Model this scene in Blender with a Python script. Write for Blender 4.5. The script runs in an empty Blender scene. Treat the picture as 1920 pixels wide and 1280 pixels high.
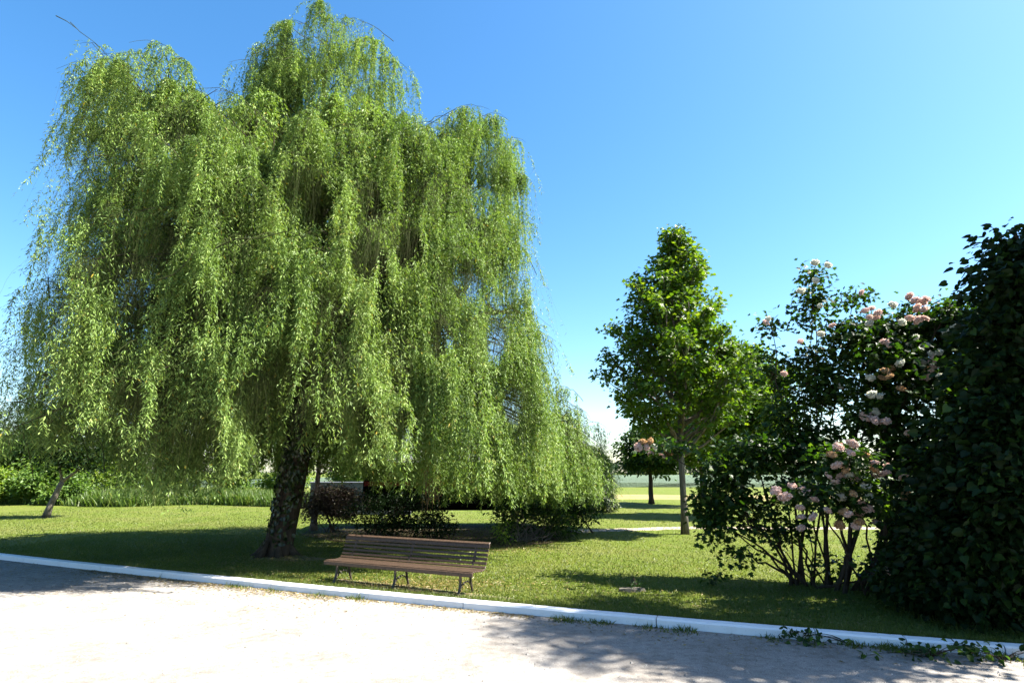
import bpy, math, random
import numpy as np
from mathutils import Vector

rng = np.random.default_rng(11)
random.seed(11)
R = math.radians
sc = bpy.context.scene
COL = sc.collection

# ------------------------------------------------------------------ camera
F = 1100.0
PITCH = math.atan(245 / F)
CH = 2.1
CP, SP = math.cos(PITCH), math.sin(PITCH)
LAWN = 0.07


def ray(u, v):
    a, b = (u - 960) / F, -(v - 640) / F
    return np.array([a, CP - b * SP, SP + b * CP])


def at(u, v, Y):
    r = ray(u, v)
    p = r * (Y / r[1])
    p[2] += CH
    return p


def ground(u, v, z=LAWN):
    r = ray(u, v)
    t = (z - CH) / r[2]
    p = r * t
    p[2] = z
    return p


cam_d = bpy.data.cameras.new('camera')
cam = bpy.data.objects.new('camera', cam_d)
COL.objects.link(cam)
cam.location = (0, 0, CH)
cam.rotation_euler = (math.pi / 2 + PITCH, 0, 0)
cam_d.sensor_width = 36
cam_d.lens = 36 * F / 1920
cam_d.clip_end = 6000
sc.camera = cam

# ------------------------------------------------------------------ light
SUN_EL, SUN_A = R(51), R(-3)
sdir = Vector((math.cos(SUN_EL) * math.cos(SUN_A), math.cos(SUN_EL) * math.sin(SUN_A), math.sin(SUN_EL)))
sun_d = bpy.data.lights.new('sun', 'SUN')
sun_d.energy = 5.0
sun_d.angle = R(0.5)
sun_d.color = (1.0, 0.95, 0.86)
sun = bpy.data.objects.new('sun', sun_d)
COL.objects.link(sun)
sun.rotation_euler = (-sdir).to_track_quat('-Z', 'Y').to_euler()

w = bpy.data.worlds.new('World')
sc.world = w
w.use_nodes = True
nt = w.node_tree
bg = nt.nodes['Background']
sky = nt.nodes.new('ShaderNodeTexSky')
sky.sky_type = 'NISHITA'
sky.sun_disc = False
sky.sun_elevation = SUN_EL
sky.sun_rotation = math.pi / 2 - SUN_A
sky.air_density = 1.0
sky.dust_density = 0.8
sky.ozone_density = 2.0
hs = nt.nodes.new('ShaderNodeHueSaturation')
hs.inputs['Saturation'].default_value = 1.3
hs.inputs['Hue'].default_value = 0.496
nt.links.new(sky.outputs[0], hs.inputs['Color'])
nt.links.new(hs.outputs[0], bg.inputs['Color'])
bg.inputs['Strength'].default_value = 0.058

sc.view_settings.view_transform = 'Standard'
sc.view_settings.look = 'None'
sc.view_settings.gamma = 1
sc.view_settings.exposure = 2.48
sc.render.engine = 'CYCLES'
sc.cycles.max_bounces = 5
sc.cycles.diffuse_bounces = 1
sc.cycles.transmission_bounces = 3
sc.cycles.glossy_bounces = 2
sc.cycles.use_denoising = True


# ------------------------------------------------------------------ object helpers
def tag(o, label=None, cat=None, group=None, kind=None):
    if label: o['label'] = label
    if cat: o['category'] = cat
    if group: o['group'] = group
    if kind: o['kind'] = kind
    return o


def thing(name, label, cat, loc=(0, 0, 0), rz=0, group=None):
    o = bpy.data.objects.new(name, None)
    COL.objects.link(o)
    o.empty_display_size = .3
    o.location = loc
    o.rotation_euler = (0, 0, rz)
    return tag(o, label, cat, group)


class MB:
    """collects verts / faces (numpy blocks) into one mesh"""

    def __init__(s):
        s.V = []; s.FL = []; s.FS = []; s.n = 0; s.A = []; s.hasA = False

    def add(s, verts, faces, a=0.0):
        verts = np.asarray(verts, float)
        s.V.append(verts)
        s.FL.append(np.array([i for f in faces for i in f], int) + s.n)
        s.FS.append(np.array([len(f) for f in faces], int))
        s.A.append(np.full(len(verts), a))
        s.n += len(verts)

    def addnp(s, verts, flat, sizes, a):
        s.V.append(verts); s.FL.append(flat + s.n); s.FS.append(sizes); s.A.append(a)
        s.n += len(verts)

    def box(s, c, size, M=None, bev=0.0, a=0.0):
        x, y, z = [q / 2 for q in size]
        if bev > 0:
            b = min(bev, x * .9, y * .9, z * .9)
            vs = []
            for sx in (-1, 1):
                for sy in (-1, 1):
                    for sz in (-1, 1):
                        vs += [(sx * (x - b), sy * (y - b), sz * z), (sx * (x - b), sy * y, sz * (z - b)), (sx * x, sy * (y - b), sz * (z - b))]
            idx = lambda sx, sy, sz, k: (((sx > 0) * 2 + (sy > 0)) * 2 + (sz > 0)) * 3 + k
            fs = []
            for q in (-1, 1):
                f = [idx(-1, -1, q, 0), idx(1, -1, q, 0), idx(1, 1, q, 0), idx(-1, 1, q, 0)]; fs.append(f if q > 0 else f[::-1])
                f = [idx(-1, q, -1, 1), idx(1, q, -1, 1), idx(1, q, 1, 1), idx(-1, q, 1, 1)]; fs.append(f if q < 0 else f[::-1])
                f = [idx(q, -1, -1, 2), idx(q, 1, -1, 2), idx(q, 1, 1, 2), idx(q, -1, 1, 2)]; fs.append(f if q > 0 else f[::-1])
            for p in (-1, 1):
                for q in (-1, 1):
                    f = [idx(-1, p, q, 0), idx(-1, p, q, 1), idx(1, p, q, 1), idx(1, p, q, 0)]; fs.append(f if p * q > 0 else f[::-1])
                    f = [idx(p, -1, q, 0), idx(p, 1, q, 0), idx(p, 1, q, 2), idx(p, -1, q, 2)]; fs.append(f if p * q < 0 else f[::-1])
                    f = [idx(p, q, -1, 1), idx(p, q, 1, 1), idx(p, q, 1, 2), idx(p, q, -1, 2)]; fs.append(f if p * q < 0 else f[::-1])
            for sx in (-1, 1):
                for sy in (-1, 1):
                    for sz in (-1, 1):
                        f = [idx(sx, sy, sz, 0), idx(sx, sy, sz, 1), idx(sx, sy, sz, 2)]; fs.append(f)
        else:
            vs = [(sx * x, sy * y, sz * z) for sx in (-1, 1) for sy in (-1, 1) for sz in (-1, 1)]
            fs = [(0, 1, 3, 2), (4, 6, 7, 5), (0, 4, 5, 1), (2, 3, 7, 6), (0, 2, 6, 4), (1, 5, 7, 3)]
        vs = np.array(vs)
        if M is not None: vs = vs @ np.asarray(M, float).T
        s.add(vs + np.asarray(c, float), fs, a)

    def tube(s, pts, rad, sides=6, a=0.0, rough=0.0, flat=None):
        pts = np.asarray(pts, float); n = len(pts)
        rad = np.broadcast_to(np.asarray(rad, float), (n,))
        T = np.gradient(pts, axis=0); T /= np.linalg.norm(T, axis=1)[:, None] + 1e-9
        up = np.array([0, 0, 1.]) if abs(T[0][2]) < .9 else np.array([1., 0, 0])
        U = np.cross(up, T[0]); U /= np.linalg.norm(U)
        ang = np.arange(sides) * 2 * math.pi / sides
        vs = np.zeros((n, sides, 3))
        ridge = 1 + rough * rng.standard_normal(sides) if rough else np.ones(sides)
        for i in range(n):
            U = U - T[i] * U.dot(T[i]); U /= np.linalg.norm(U) + 1e-9
            W = np.cross(T[i], U)
            rr = rad[i] * ridge * (1 + (rough * .5 * rng.standard_normal(sides) if rough else 0))
            vs[i] = pts[i] + (np.cos(ang) * rr)[:, None] * U + (np.sin(ang) * rr)[:, None] * W
        fs = [(i * sides + k, i * sides + (k + 1) % sides, (i + 1) * sides + (k + 1) % sides, (i + 1) * sides + k) for i in range(n - 1) for k in range(sides)]
        fs.append(tuple(range(sides))[::-1]); fs.append(tuple((n - 1) * sides + k for k in range(sides)))
        s.add(vs.reshape(-1, 3), fs, a)

    def cyl(s, c, axis, r, h, sides=20, a=0.0):
        axis = np.asarray(axis, float); c = np.asarray(c, float)
        s.tube([c - axis * h / 2, c + axis * h / 2], [r, r], sides, a)

    def build(s, name, mat, parent=None, org=(0, 0, 0), smooth=False, attr=True):
        V = np.concatenate(s.V) - np.asarray(org, float)
        FL = np.concatenate(s.FL); FS = np.concatenate(s.FS)
        me = bpy.data.meshes.new(name)
        me.vertices.add(len(V)); me.vertices.foreach_set('co', V.astype(np.float32).ravel())
        me.loops.add(len(FL)); me.loops.foreach_set('vertex_index', FL.astype(np.int32))
        me.polygons.add(len(FS))
        st = np.concatenate([[0], np.cumsum(FS)[:-1]])
        me.polygons.foreach_set('loop_start', st.astype(np.int32))
        me.polygons.foreach_set('use_smooth', np.full(len(FS), bool(smooth)))
        me.update(calc_edges=True)
        if attr:
            at_ = me.attributes.new('var', 'FLOAT', 'POINT')
            at_.data.foreach_set('value', np.concatenate(s.A).astype(np.float32))
        me.materials.append(mat)
        o = bpy.data.objects.new(name, me)
        COL.objects.link(o)
        if parent is not None: o.parent = parent
        return o


# leaf templates: (verts [along, across, normal], faces)
T_WILLOW = ([(0, 0, 0), (.4, .5, .0), (1, 0, -.12), (.4, -.5, 0)], [(0, 1, 2, 3)])
T_BROAD = ([(0, 0, 0), (.28, .42, .08), (.68, .38, .06), (1, 0, -.1), (.68, -.38, .06), (.28, -.42, .08)], [(0, 1, 2, 3), (0, 3, 4, 5)])
T_HEART = ([(0, 0, 0), (-.1, .26, .05), (.12, .5, .10), (.5, .45, .06), (.8, .2, -.03), (1, 0, -.12), (.8, -.2, -.03), (.5, -.45, .06), (.12, -.5, .10), (-.1, -.26, .05)],
           [(0, 1, 2, 3, 4, 5), (0, 5, 6, 7, 8, 9)])
T_MAPLE = ([(0, 0, 0), (.02, .3, .03), (.22, .5, .06), (.42, .27, .03), (.72, .4, .02), (.68, .14, 0), (1, 0, -.1), (.68, -.14, 0), (.72, -.4, .02), (.42, -.27, .03), (.22, -.5, .06), (.02, -.3, .03)],
           [(0, 1, 2, 3), (0, 3, 4, 5), (0, 5, 6, 7), (0, 7, 8, 9), (0, 9, 10, 11)])
T_BLADE = ([(0, .5, 0), (.6, .3, .06), (1, 0, .3), (.6, -.3, .06), (0, -.5, 0)], [(0, 1, 2, 3, 4)])


def nrm(a):
    return a / (np.linalg.norm(a, axis=-1, keepdims=True) + 1e-9)


def leaves(mb, tpl, P, D, N, L, W, var):
    tv = np.array(tpl[0], float); k = len(tv); n = len(P)
    D = nrm(D); S = nrm(np.cross(N, D)); N2 = np.cross(D, S)
    L = np.broadcast_to(np.asarray(L, float), (n,)); W = np.broadcast_to(np.asarray(W, float), (n,))
    V = P[:, None, :] + (tv[None, :, 0] * L[:, None])[..., None] * D[:, None] + (tv[None, :, 1] * W[:, None])[..., None] * S[:, None] + (tv[None, :, 2] * L[:, None])[..., None] * N2[:, None]
    fl = np.array([i for f in tpl[1] for i in f]); fsz = np.array([len(f) for f in tpl[1]])
    flat = (np.arange(n)[:, None] * k + fl[None, :]).ravel()
    mb.addnp(V.reshape(-1, 3), flat, np.tile(fsz, n), np.repeat(np.broadcast_to(var, (n,)), k))


def rdir(n):
    return nrm(rng.standard_normal((n, 3)))


# ------------------------------------------------------------------ materials
def mat(name):
    m = bpy.data.materials.new(name); m.use_nodes = True
    return m, m.node_tree, m.node_tree.nodes['Principled BSDF']


def ramp(nt, src, stops):
    r = nt.nodes.new('ShaderNodeValToRGB')
    e = r.color_ramp.elements
    while len(e) < len(stops): e.new(.5)
    for el, (p, c) in zip(e, stops):
        el.position = p; el.color = (*c, 1)
    nt.links.new(src, r.inputs[0])
    return r.outputs[0]


def noise(nt, scale, detail=4, rough=.6, coord='Object', dist=0, vec=None):
    n = nt.nodes.new('ShaderNodeTexNoise')
    n.inputs['Scale'].default_value = scale; n.inputs['Detail'].default_value = detail
    n.inputs['Roughness'].default_value = rough; n.inputs['Distortion'].default_value = dist
    if vec is None:
        tc = nt.nodes.new('ShaderNodeTexCoord'); vec = tc.outputs[coord]
    nt.links.new(vec, n.inputs['Vector'])
    return n.outputs[0]


def mixc(nt, f, a, b, mode='MIX'):
    m = nt.nodes.new('ShaderNodeMix'); m.data_type = 'RGBA'; m.blend_type = mode
    for s, q in ((m.inputs[0], f), (m.inputs[6], a), (m.inputs[7], b)):
        if hasattr(q, 'links'): nt.links.new(q, s)
        elif isinstance(q, tuple): s.default_value = (*q, 1)
        else: s.default_value = q
    return m.outputs[2]


def bump(nt, bsdf, h, strength=.5, dist=.02):
    b = nt.nodes.new('ShaderNodeBump'); b.inputs['Strength'].default_value = strength; b.inputs['Distance'].default_value = dist
    nt.links.new(h, b.inputs['Height']); nt.links.new(b.outputs[0], bsdf.inputs['Normal'])


ALB = .58


def leaf_mat(name, stops, trans=.4, tint=(1.25, 1.35, .5), rough=.45, spec=.35):
    m, nt, p = mat(name)
    k_ = .85 if 'petal' in name else ALB
    stops = [(q, tuple(x * k_ for x in c_)) for q, c_ in stops]
    a = nt.nodes.new('ShaderNodeAttribute'); a.attribute_name = 'var'
    c = ramp(nt, a.outputs['Fac'], stops)
    nt.links.new(c, p.inputs['Base Color'])
    p.inputs['Roughness'].default_value = rough; p.inputs['Specular IOR Level'].default_value = spec
    t = nt.nodes.new('ShaderNodeBsdfTranslucent')
    nt.links.new(mixc(nt, 1.0, c, tint, 'MULTIPLY'), t.inputs['Color'])
    mx = nt.nodes.new('ShaderNodeMixShader'); mx.inputs[0].default_value = trans
    nt.links.new(p.outputs[0], mx.inputs[1]); nt.links.new(t.outputs[0], mx.inputs[2])
    nt.links.new(mx.outputs[0], nt.nodes['Material Output'].inputs[0])
    return m


def bark_mat(name, c1, c2, scale=6):
    m, nt, p = mat(name)
    tc = nt.nodes.new('ShaderNodeTexCoord'); mp = nt.nodes.new('ShaderNodeMapping')
    mp.inputs['Scale'].default_value = (1, 1, .22)
    nt.links.new(tc.outputs['Object'], mp.inputs['Vector'])
    n = noise(nt, scale, 6, .7, vec=mp.outputs[0], dist=.6)
    nt.links.new(ramp(nt, n, [(.35, c1), (.65, c2)]), p.inputs['Base Color'])
    p.inputs['Roughness'].default_value = .9; p.inputs['Specular IOR Level'].default_value = .15
    bump(nt, p, n, .9, .05)
    return m


def plain(name, c, rough=.6, spec=.3, var=.25, scale=8, metal=0):
    c = tuple(q * .62 for q in c)
    m, nt, p = mat(name)
    n = noise(nt, scale, 5, .6)
    d = tuple(q * (1 - var) for q in c); e = tuple(min(1, q * (1 + var)) for q in c)
    nt.links.new(ramp(nt, n, [(.3, d), (.7, e)]), p.inputs['Base Color'])
    p.inputs['Roughness'].default_value = rough; p.inputs['Specular IOR Level'].default_value = spec
    p.inputs['Metallic'].default_value = metal
    bump(nt, p, n, .2, .005)
    return m


M_WIL = leaf_mat('willow_leaf', [(0, (.07, .15, .03)), (.5, (.255, .395, .085)), (.9, (.45, .58, .17)), (1, (.45, .34, .04))], .29, (1.3, 1.4, .5), .5, .22)
M_WTWIG = plain('willow_twig', (.05, .06, .02), .8, .05)
M_MAPLE = leaf_mat('maple_leaf', [(0, (.045, .11, .012)), (.5, (.105, .205, .02)), (1, (.23, .33, .035))], .45, (1.5, 1.5, .35))
M_LIME = leaf_mat('lime_green_leaf', [(0, (.06, .13, .012)), (.5, (.11, .20, .02)), (1, (.17, .26, .03))], .5, (1.5, 1.5, .35))
M_VIB = leaf_mat('viburnum_leaf', [(0, (.016, .04, .008)), (.6, (.036, .085, .013)), (1, (.14, .22, .03))], .4, (1.4, 1.6, .4), .45, .2)
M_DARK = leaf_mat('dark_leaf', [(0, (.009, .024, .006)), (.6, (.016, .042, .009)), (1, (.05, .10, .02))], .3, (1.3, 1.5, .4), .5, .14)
M_PURP = leaf_mat('purple_leaf', [(0, (.05, .035, .03)), (.5, (.10, .07, .055)), (.75, (.10, .11, .05)), (1, (.24, .22, .13))], .3, (1.2, 1, .8))
M_HEDGE = leaf_mat('hedge_leaf', [(0, (.11, .21, .025)), (.5, (.22, .34, .04)), (1, (.36, .46, .06))], .5)
M_HEDGE2 = leaf_mat('dark_hedge_leaf', [(0, (.08, .16, .025)), (.5, (.14, .25, .04)), (1, (.23, .34, .055))], .45)
M_CON = leaf_mat('conifer_spray', [(0, (.02, .045, .012)), (.6, (.05, .09, .02)), (1, (.15, .17, .03))], .2)
M_FAR = leaf_mat('far_wood_leaf', [(0, (.035, .07, .035)), (.5, (.05, .095, .045)), (1, (.075, .12, .05))], .3, (1, 1.1, .7))
M_GRASS = leaf_mat('grass_blade', [(0, (.085, .125, .018)), (.55, (.145, .19, .027)), (.85, (.21, .23, .045)), (1, (.34, .28, .11))], .4, (1.2, 1.3, .5))
M_TGRASS = leaf_mat('tall_grass_blade', [(0, (.07, .14, .02)), (.6, (.12, .20, .03)), (1, (.22, .24, .08))], .4, (1.2, 1.3, .5))
M_IVY = leaf_mat('ivy_leaf', [(0, (.015, .03, .008)), (.6, (.03, .055, .012)), (1, (.07, .09, .02))], .2, rough=.35, spec=.5)
M_LITTER = leaf_mat('leaf_litter', [(0, (.16, .10, .04)), (.5, (.30, .22, .07)), (1, (.42, .33, .10))], .2, (1, 1, .8))
M_DEAD = leaf_mat('withered_leaf', [(0, (.16, .08, .03)), (.5, (.28, .16, .05)), (1, (.34, .24, .05))], .3, (1, 1, .8))
M_BARK = bark_mat('willow_bark', (.016, .012, .008), (.065, .047, .032), 7)
M_BARKG = bark_mat('grey_bark', (.06, .05, .04), (.17, .145, .12), 10)
M_STEM = bark_mat('dark_stem', (.02, .015, .01), (.06, .045, .032), 14)
M_WOOD = plain('bench_wood', (.075, .046, .029), .5, .3, .5, 30)
M_IRON = plain('bench_iron', (.06, .045, .032), .6, .4, .35, 40)


# ------------------------------------------------------------------ ground
KPX = [(0, 1048), (150, 1066), (300, 1082.5), (470, 1101), (640, 1118), (853, 1139), (1040, 1156.5), (1280, 1179), (1495, 1200), (1690, 1213.5), (1920, 1233)]
_pf = np.polyfit([q[0] for q in KPX], [q[1] for q in KPX], 2)
KPX = [(u, float(np.polyval(_pf, u))) for u in np.linspace(0, 1920, 25)]
K = [ground(u, v, 0)[:2] for u, v in KPX]
k0 = np.array(K[0]); kd = nrm(np.array(K[0]) - np.array(K[1]))
k1 = np.array(K[-1]); ke = nrm(np.array(K[-1]) - np.array(K[-2]))
K = [k0 + kd * 40, k0 + kd * 12, k0 + kd * 5] + [np.array(q) for q in K] + [k1 + ke * 3, k1 + ke * 8, k1 + ke * 30]
K = np.array(K)


def offset(K, d):
    T = np.gradient(K, axis=0); T = nrm(T)
    Nn = np.stack([-T[:, 1], T[:, 0]], 1)       # left of travel (away from the yard)
    return K + Nn * d


KW = 0.19
KB = offset(K, KW)


def kerb_y(x):
    return np.interp(x, KB[:, 0], KB[:, 1])


# gravel yard: the base sheet reaching the horizon
m, nt, p = mat('gravel')
tc = nt.nodes.new('ShaderNodeTexCoord'); vec = tc.outputs['Object']
n1 = noise(nt, 70, 6, .8, vec=vec); n2 = noise(nt, 1.1, 5, .65, vec=vec); n3 = noise(nt, 9, 4, .7, vec=vec)
vor = nt.nodes.new('ShaderNodeTexVoronoi'); vor.inputs['Scale'].default_value = 75; nt.links.new(vec, vor.inputs['Vector'])
c = ramp(nt, n1, [(.30, (.095, .088, .08)), (.5, (.32, .30, .277)), (.7, (.44, .42, .39))])
c = mixc(nt, .75, c, ramp(nt, n2, [(.35, (.60, .575, .55)), (.62, (.95, .95, .95))]), 'MULTIPLY')
c = mixc(nt, .6, c, ramp(nt, n3, [(.33, (.5, .48, .46)), (.55, (1, 1, 1))]), 'MULTIPLY')
c = mixc(nt, .5, c, ramp(nt, vor.outputs['Distance'], [(.0, (1, 1, 1)), (.75, (.55, .53, .5))]), 'MULTIPLY')
nt.links.new(c, p.inputs['Base Color']); p.inputs['Roughness'].default_value = .95; p.inputs['Specular IOR Level'].default_value = .1
bump(nt, p, n1, .6, .02)
M_GRAVEL = m
mb = MB(); mb.add([(-3000, -3000, 0), (3000, -3000, 0), (3000, 3000, 0), (-3000, 3000, 0)], [(0, 1, 2, 3)])
tag(mb.build('gravel_yard', M_GRAVEL), 'pale sunlit gravel yard', kind='structure')

# lawn
m, nt, p = mat('lawn')
tc = nt.nodes.new('ShaderNodeTexCoord'); vec = tc.outputs['Object']
n1 = noise(nt, .35, 5, .65, vec=vec, dist=.4); n2 = noise(nt, 14, 6, .75, vec=vec); n3 = noise(nt, 1.9, 5, .7, vec=vec)
c = ramp(nt, n2, [(.3, (0.039, 0.06, 0.0072)), (.52, (0.078, 0.105, 0.0132)), (.72, (0.114, 0.135, 0.0216))])
c = mixc(nt, ramp(nt, n1, [(.45, (0, 0, 0)), (.68, (.55, .55, .55))]), c, (0.12, 0.114, 0.036))
c = mixc(nt, ramp(nt, n3, [(.56, (0, 0, 0)), (.72, (.6, .6, .6))]), c, (0.132, 0.111, 0.051))
nt.links.new(c, p.inputs['Base Color']); p.inputs['Roughness'].default_value = .9; p.inputs['Specular IOR Level'].default_value = .1
bump(nt, p, n2, .9, .06)
M_LAWN = m
mb = MB()
top = [tuple(q) + (LAWN,) for q in KB]
poly = top + [(2500, KB[-1][1], LAWN), (2500, 2900, LAWN), (-2500, 2900, LAWN), (-2500, KB[0][1], LAWN)]
mb.add(poly, [tuple(range(len(poly)))])
tag(mb.build('lawn', M_LAWN), 'mown green lawn behind the white kerb', kind='structure')

# bare worn earth under the bench and willow
m, nt, p = mat('worn_earth')
n = noise(nt, 5, 6, .75); n2 = noise(nt, 40, 4, .7)
c = mixc(nt, ramp(nt, n, [(.42, (0, 0, 0)), (.6, (1, 1, 1))]), (.08, .10, .02), (.17, .12, .075))
c = mixc(nt, .6, c, ramp(nt, n2, [(.3, (.5, .5, .5)), (.7, (1, 1, 1))]), 'MULTIPLY')
nt.links.new(c, p.inputs['Base Color']); p.inputs['Roughness'].default_value = .95
M_EARTH = m

def patch(name, cx_, cy_, rx_, ry_, ang, label):
    mb = MB(); a = np.linspace(0, 2 * math.pi, 41)[:-1]
    k = 1 + .18 * np.sin(3 * a + 1) + rng.normal(0, .10, 40)
    X, Y_ = rx_ * k * np.cos(a), ry_ * k * np.sin(a)
    V = np.stack([cx_ + X * math.cos(ang) - Y_ * math.sin(ang), cy_ + X * math.sin(ang) + Y_ * math.cos(ang), np.full(40, LAWN + .004)], 1)
    mb.add(V, [tuple(range(40))])
    return tag(mb.build(name, M_EARTH), label, kind='structure')


_b = ground(752, 1101); patch('bare_ground', _b[0], _b[1], 1.75, .22, -.46, 'bare worn soil below the bench')
_b = ground(520, 1042); patch('bare_ground', _b[0] + .25, _b[1] - .3, 1.0, .55, -.3, 'bare soil round the foot of the willow')

# path
def strip(name, pts, w, z, m, label):
    pts = np.array(pts); a, b = offset(pts, w / 2), offset(pts, -w / 2)
    a = a + rng.normal(0, .06, a.shape); b = b + rng.normal(0, .06, b.shape)
    mb = MB(); n = len(pts)
    V = [(*q, z) for q in b] + [(*q, z) for q in a]
    mb.add(V, [(i, i + 1, n + i + 1, n + i) for i in range(n - 1)])
    return tag(mb.build(name, m), label, kind='structure')


M_PATH = plain('path_sand', (.42, .35, .27), .95, .1, .25, 3)
pp = [ground(u, v)[:2] for u, v in [(700, 1000), (900, 998), (1050, 996), (1120, 994), (1200, 991.5), (1280, 989), (1340, 989), (1420, 990), (1600, 990), (1900, 988)]]
pp = pp[1:]
px = np.array([q[0] for q in pp]); py = np.array([q[1] for q in pp])
xs = np.linspace(px[0], px[-1], 70)
strip('garden_path', np.stack([xs, np.interp(xs, px, py)], 1), .95, LAWN + .004, M_PATH, 'narrow pale gravel path across the lawn')
# straw coloured strip and crop field
M_STRAW = plain('dry_grass', (.30, .25, .10), .95, .1, .22, .4)
mb = MB(); V = []; xs = np.linspace(-6, 120, 60); nn = len(xs)
V = [(x, 45.5 + 1.2 * math.sin(x * .21) + rng.normal(0, .3), LAWN + .004) for x in xs] + [(x, 55.5 + 1.5 * math.sin(x * .13 + 1) + rng.normal(0, .3), LAWN + .004) for x in xs]
mb.add(V, [(i, i + 1, nn + i + 1, nn + i) for i in range(nn - 1)])
tag(mb.build('dry_grass_strip', M_STRAW), 'straw coloured dry grass strip before the field', kind='structure')
m, nt, p = mat('crop')
tc = nt.nodes.new('ShaderNodeTexCoord'); mp = nt.nodes.new('ShaderNodeMapping'); mp.inputs['Scale'].default_value = (.02, .25, 1)
nt.links.new(tc.outputs['Object'], mp.inputs['Vector'])
n = noise(nt, 1.0, 6, .7, vec=mp.outputs[0]); n2 = noise(nt, 3, 5, .8)
c = ramp(nt, n, [(.3, (0.0465, 0.0837, 0.0372)), (.7, (0.0775, 0.1147, 0.0589))])
c = mixc(nt, .6, c, ramp(nt, n2, [(.3, (.6, .6, .6)), (.7, (1.0, 1, 1))]), 'MULTIPLY')
nt.links.new(c, p.inputs['Base Color']); p.inputs['Roughness'].default_value = .9
bump(nt, p, n2, 1, .5)
mb = MB()
xs = np.linspace(-60, 700, 120); ys = [84, 84.6, 100, 140, 200, 280, 420]; zs = [LAWN, .62, .66, .6, .55, .5, .4]
V = [(x, y + (0 if j > 1 else rng.normal(0, .25)), z + (rng.normal(0, .04) if 0 < j < 3 else 0)) for j, (y, z) in enumerate(zip(ys, zs)) for x in xs]
nn = len(xs)
mb.add(V, [(j * nn + i, j * nn + i + 1, (j + 1) * nn + i + 1, (j + 1) * nn + i) for j in range(len(ys) - 1) for i in range(nn - 1)])
tag(mb.build('crop_field', m), 'blue green cereal field beyond the lawn', kind='structure')

# bare soil beneath the shrubs, the ground shade painted into its dark colour
M_SOIL_SHADE = plain('soil_with_shade', (.06, .042, .028), .95, .1, .4, 6)
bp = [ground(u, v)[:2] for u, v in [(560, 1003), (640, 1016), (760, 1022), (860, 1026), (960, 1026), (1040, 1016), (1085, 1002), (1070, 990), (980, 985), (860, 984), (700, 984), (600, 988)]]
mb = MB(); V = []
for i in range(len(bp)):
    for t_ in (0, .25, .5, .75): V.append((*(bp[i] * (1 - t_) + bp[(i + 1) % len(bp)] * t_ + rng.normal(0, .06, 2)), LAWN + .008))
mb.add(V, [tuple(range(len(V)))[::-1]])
tag(mb.build('shaded_soil', M_SOIL_SHADE), 'bare soil under the shrubs before the wagon, shade painted into its dark colour', kind='structure')

# kerb
m, nt, p = mat('kerb_white_paint')
n = noise(nt, 3.5, 6, .7); n2 = noise(nt, 22, 6, .8)
c = mixc(nt, ramp(nt, n2, [(.60, (0, 0, 0)), (.72, (.85, .85, .85))]), (.64, .635, .635), (.25, .23, .20))
c = mixc(nt, ramp(nt, n, [(.5, (0, 0, 0)), (.75, (.5, .5, .5))]), c, (.55, .52, .47))
nt.links.new(c, p.inputs['Base Color']); p.inputs['Roughness'].default_value = .75
bump(nt, p, n2, .35, .01)
M_KERB = m
mb = MB()
seg = np.linalg.norm(np.diff(K, axis=0), axis=1); S = np.concatenate([[0], np.cumsum(seg)])
kx = lambda s: np.array([np.interp(s, S, K[:, 0]), np.interp(s, S, K[:, 1])])
s = 20.0; KH = .112
prof = [(0, -.02), (.004, KH - .022), (.022, KH), (KW - .015, KH + .002), (KW, KH - .015), (KW, -.02)]
while s < S[-1] - 12:
    L = rng.choice([1.0, 1.0, 2.0, 3.0]); e = s + L - .013
    m_ = 8; dz, dn = rng.normal(0, .002), rng.normal(0, .002)
    V = []
    for q in np.linspace(s, e, m_):
        c0 = kx(q); t = nrm(kx(q + .05) - kx(q - .05)); nn_ = np.array([-t[1], t[0]])
        jit = rng.normal(0, .0012, 3)
        for i, (o_, z_) in enumerate(prof):
            pt = c0 + nn_ * (o_ + dn + (jit[0] if i in (1, 2) else 0))
            V.append((pt[0], pt[1], z_ + (dz + jit[1] if 0 < i < 5 else 0)))
    k_ = len(prof)
    fs = [(i * k_ + j, (i + 1) * k_ + j, (i + 1) * k_ + j + 1, i * k_ + j + 1) for i in range(m_ - 1) for j in range(k_ - 1)]
    fs += [tuple(range(k_)), tuple((m_ - 1) * k_ + j for j in range(k_))[::-1]]
    mb.add(V, fs)
    s += L
tag(mb.build('kerb', M_KERB), 'long low white painted kerb between gravel yard and lawn', 'kerb')

# ------------------------------------------------------------------ grass blades on the near lawn
def grass(n, x0, x1, dmax, h, wd):
    x = rng.uniform(x0, x1, n); off = np.minimum(-dmax * np.log(1 - rng.random(n) * .999), 45)
    y = kerb_y(x) + off + .01
    keep = np.abs(x) < (y * .95 + 1.5)
    for (u_, v_, a_, b_, an) in ((752, 1101, 1.8, .25, -.46), (545, 1047, 1.0, .5, -.3)):
        c_ = ground(u_, v_); X_, Y_ = x - c_[0], y - c_[1]
        e_ = ((X_ * math.cos(an) + Y_ * math.sin(an)) / a_) ** 2 + ((-X_ * math.sin(an) + Y_ * math.cos(an)) / b_) ** 2
        keep &= (e_ > rng.uniform(.5, 1.3, n)) | (rng.random(n) < .22)
    x, y = x[keep], y[keep]; n = len(x)
    P = np.stack([x, y, np.full(n, LAWN - .003)], 1)
    patch = np.sin(x * 1.7 + np.sin(y * 1.1)) * np.cos(y * 1.3 + x * .4) * .22
    D = np.stack([rng.normal(0, .55, n), rng.normal(0, .55, n), np.ones(n)], 1)
    v = np.clip(.48 + patch + rng.normal(0, .2, n), 0, 1)
    return P, D, rdir(n), h * rng.uniform(.5, 1.3, n), wd * rng.uniform(.7, 1.3, n), v


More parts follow.
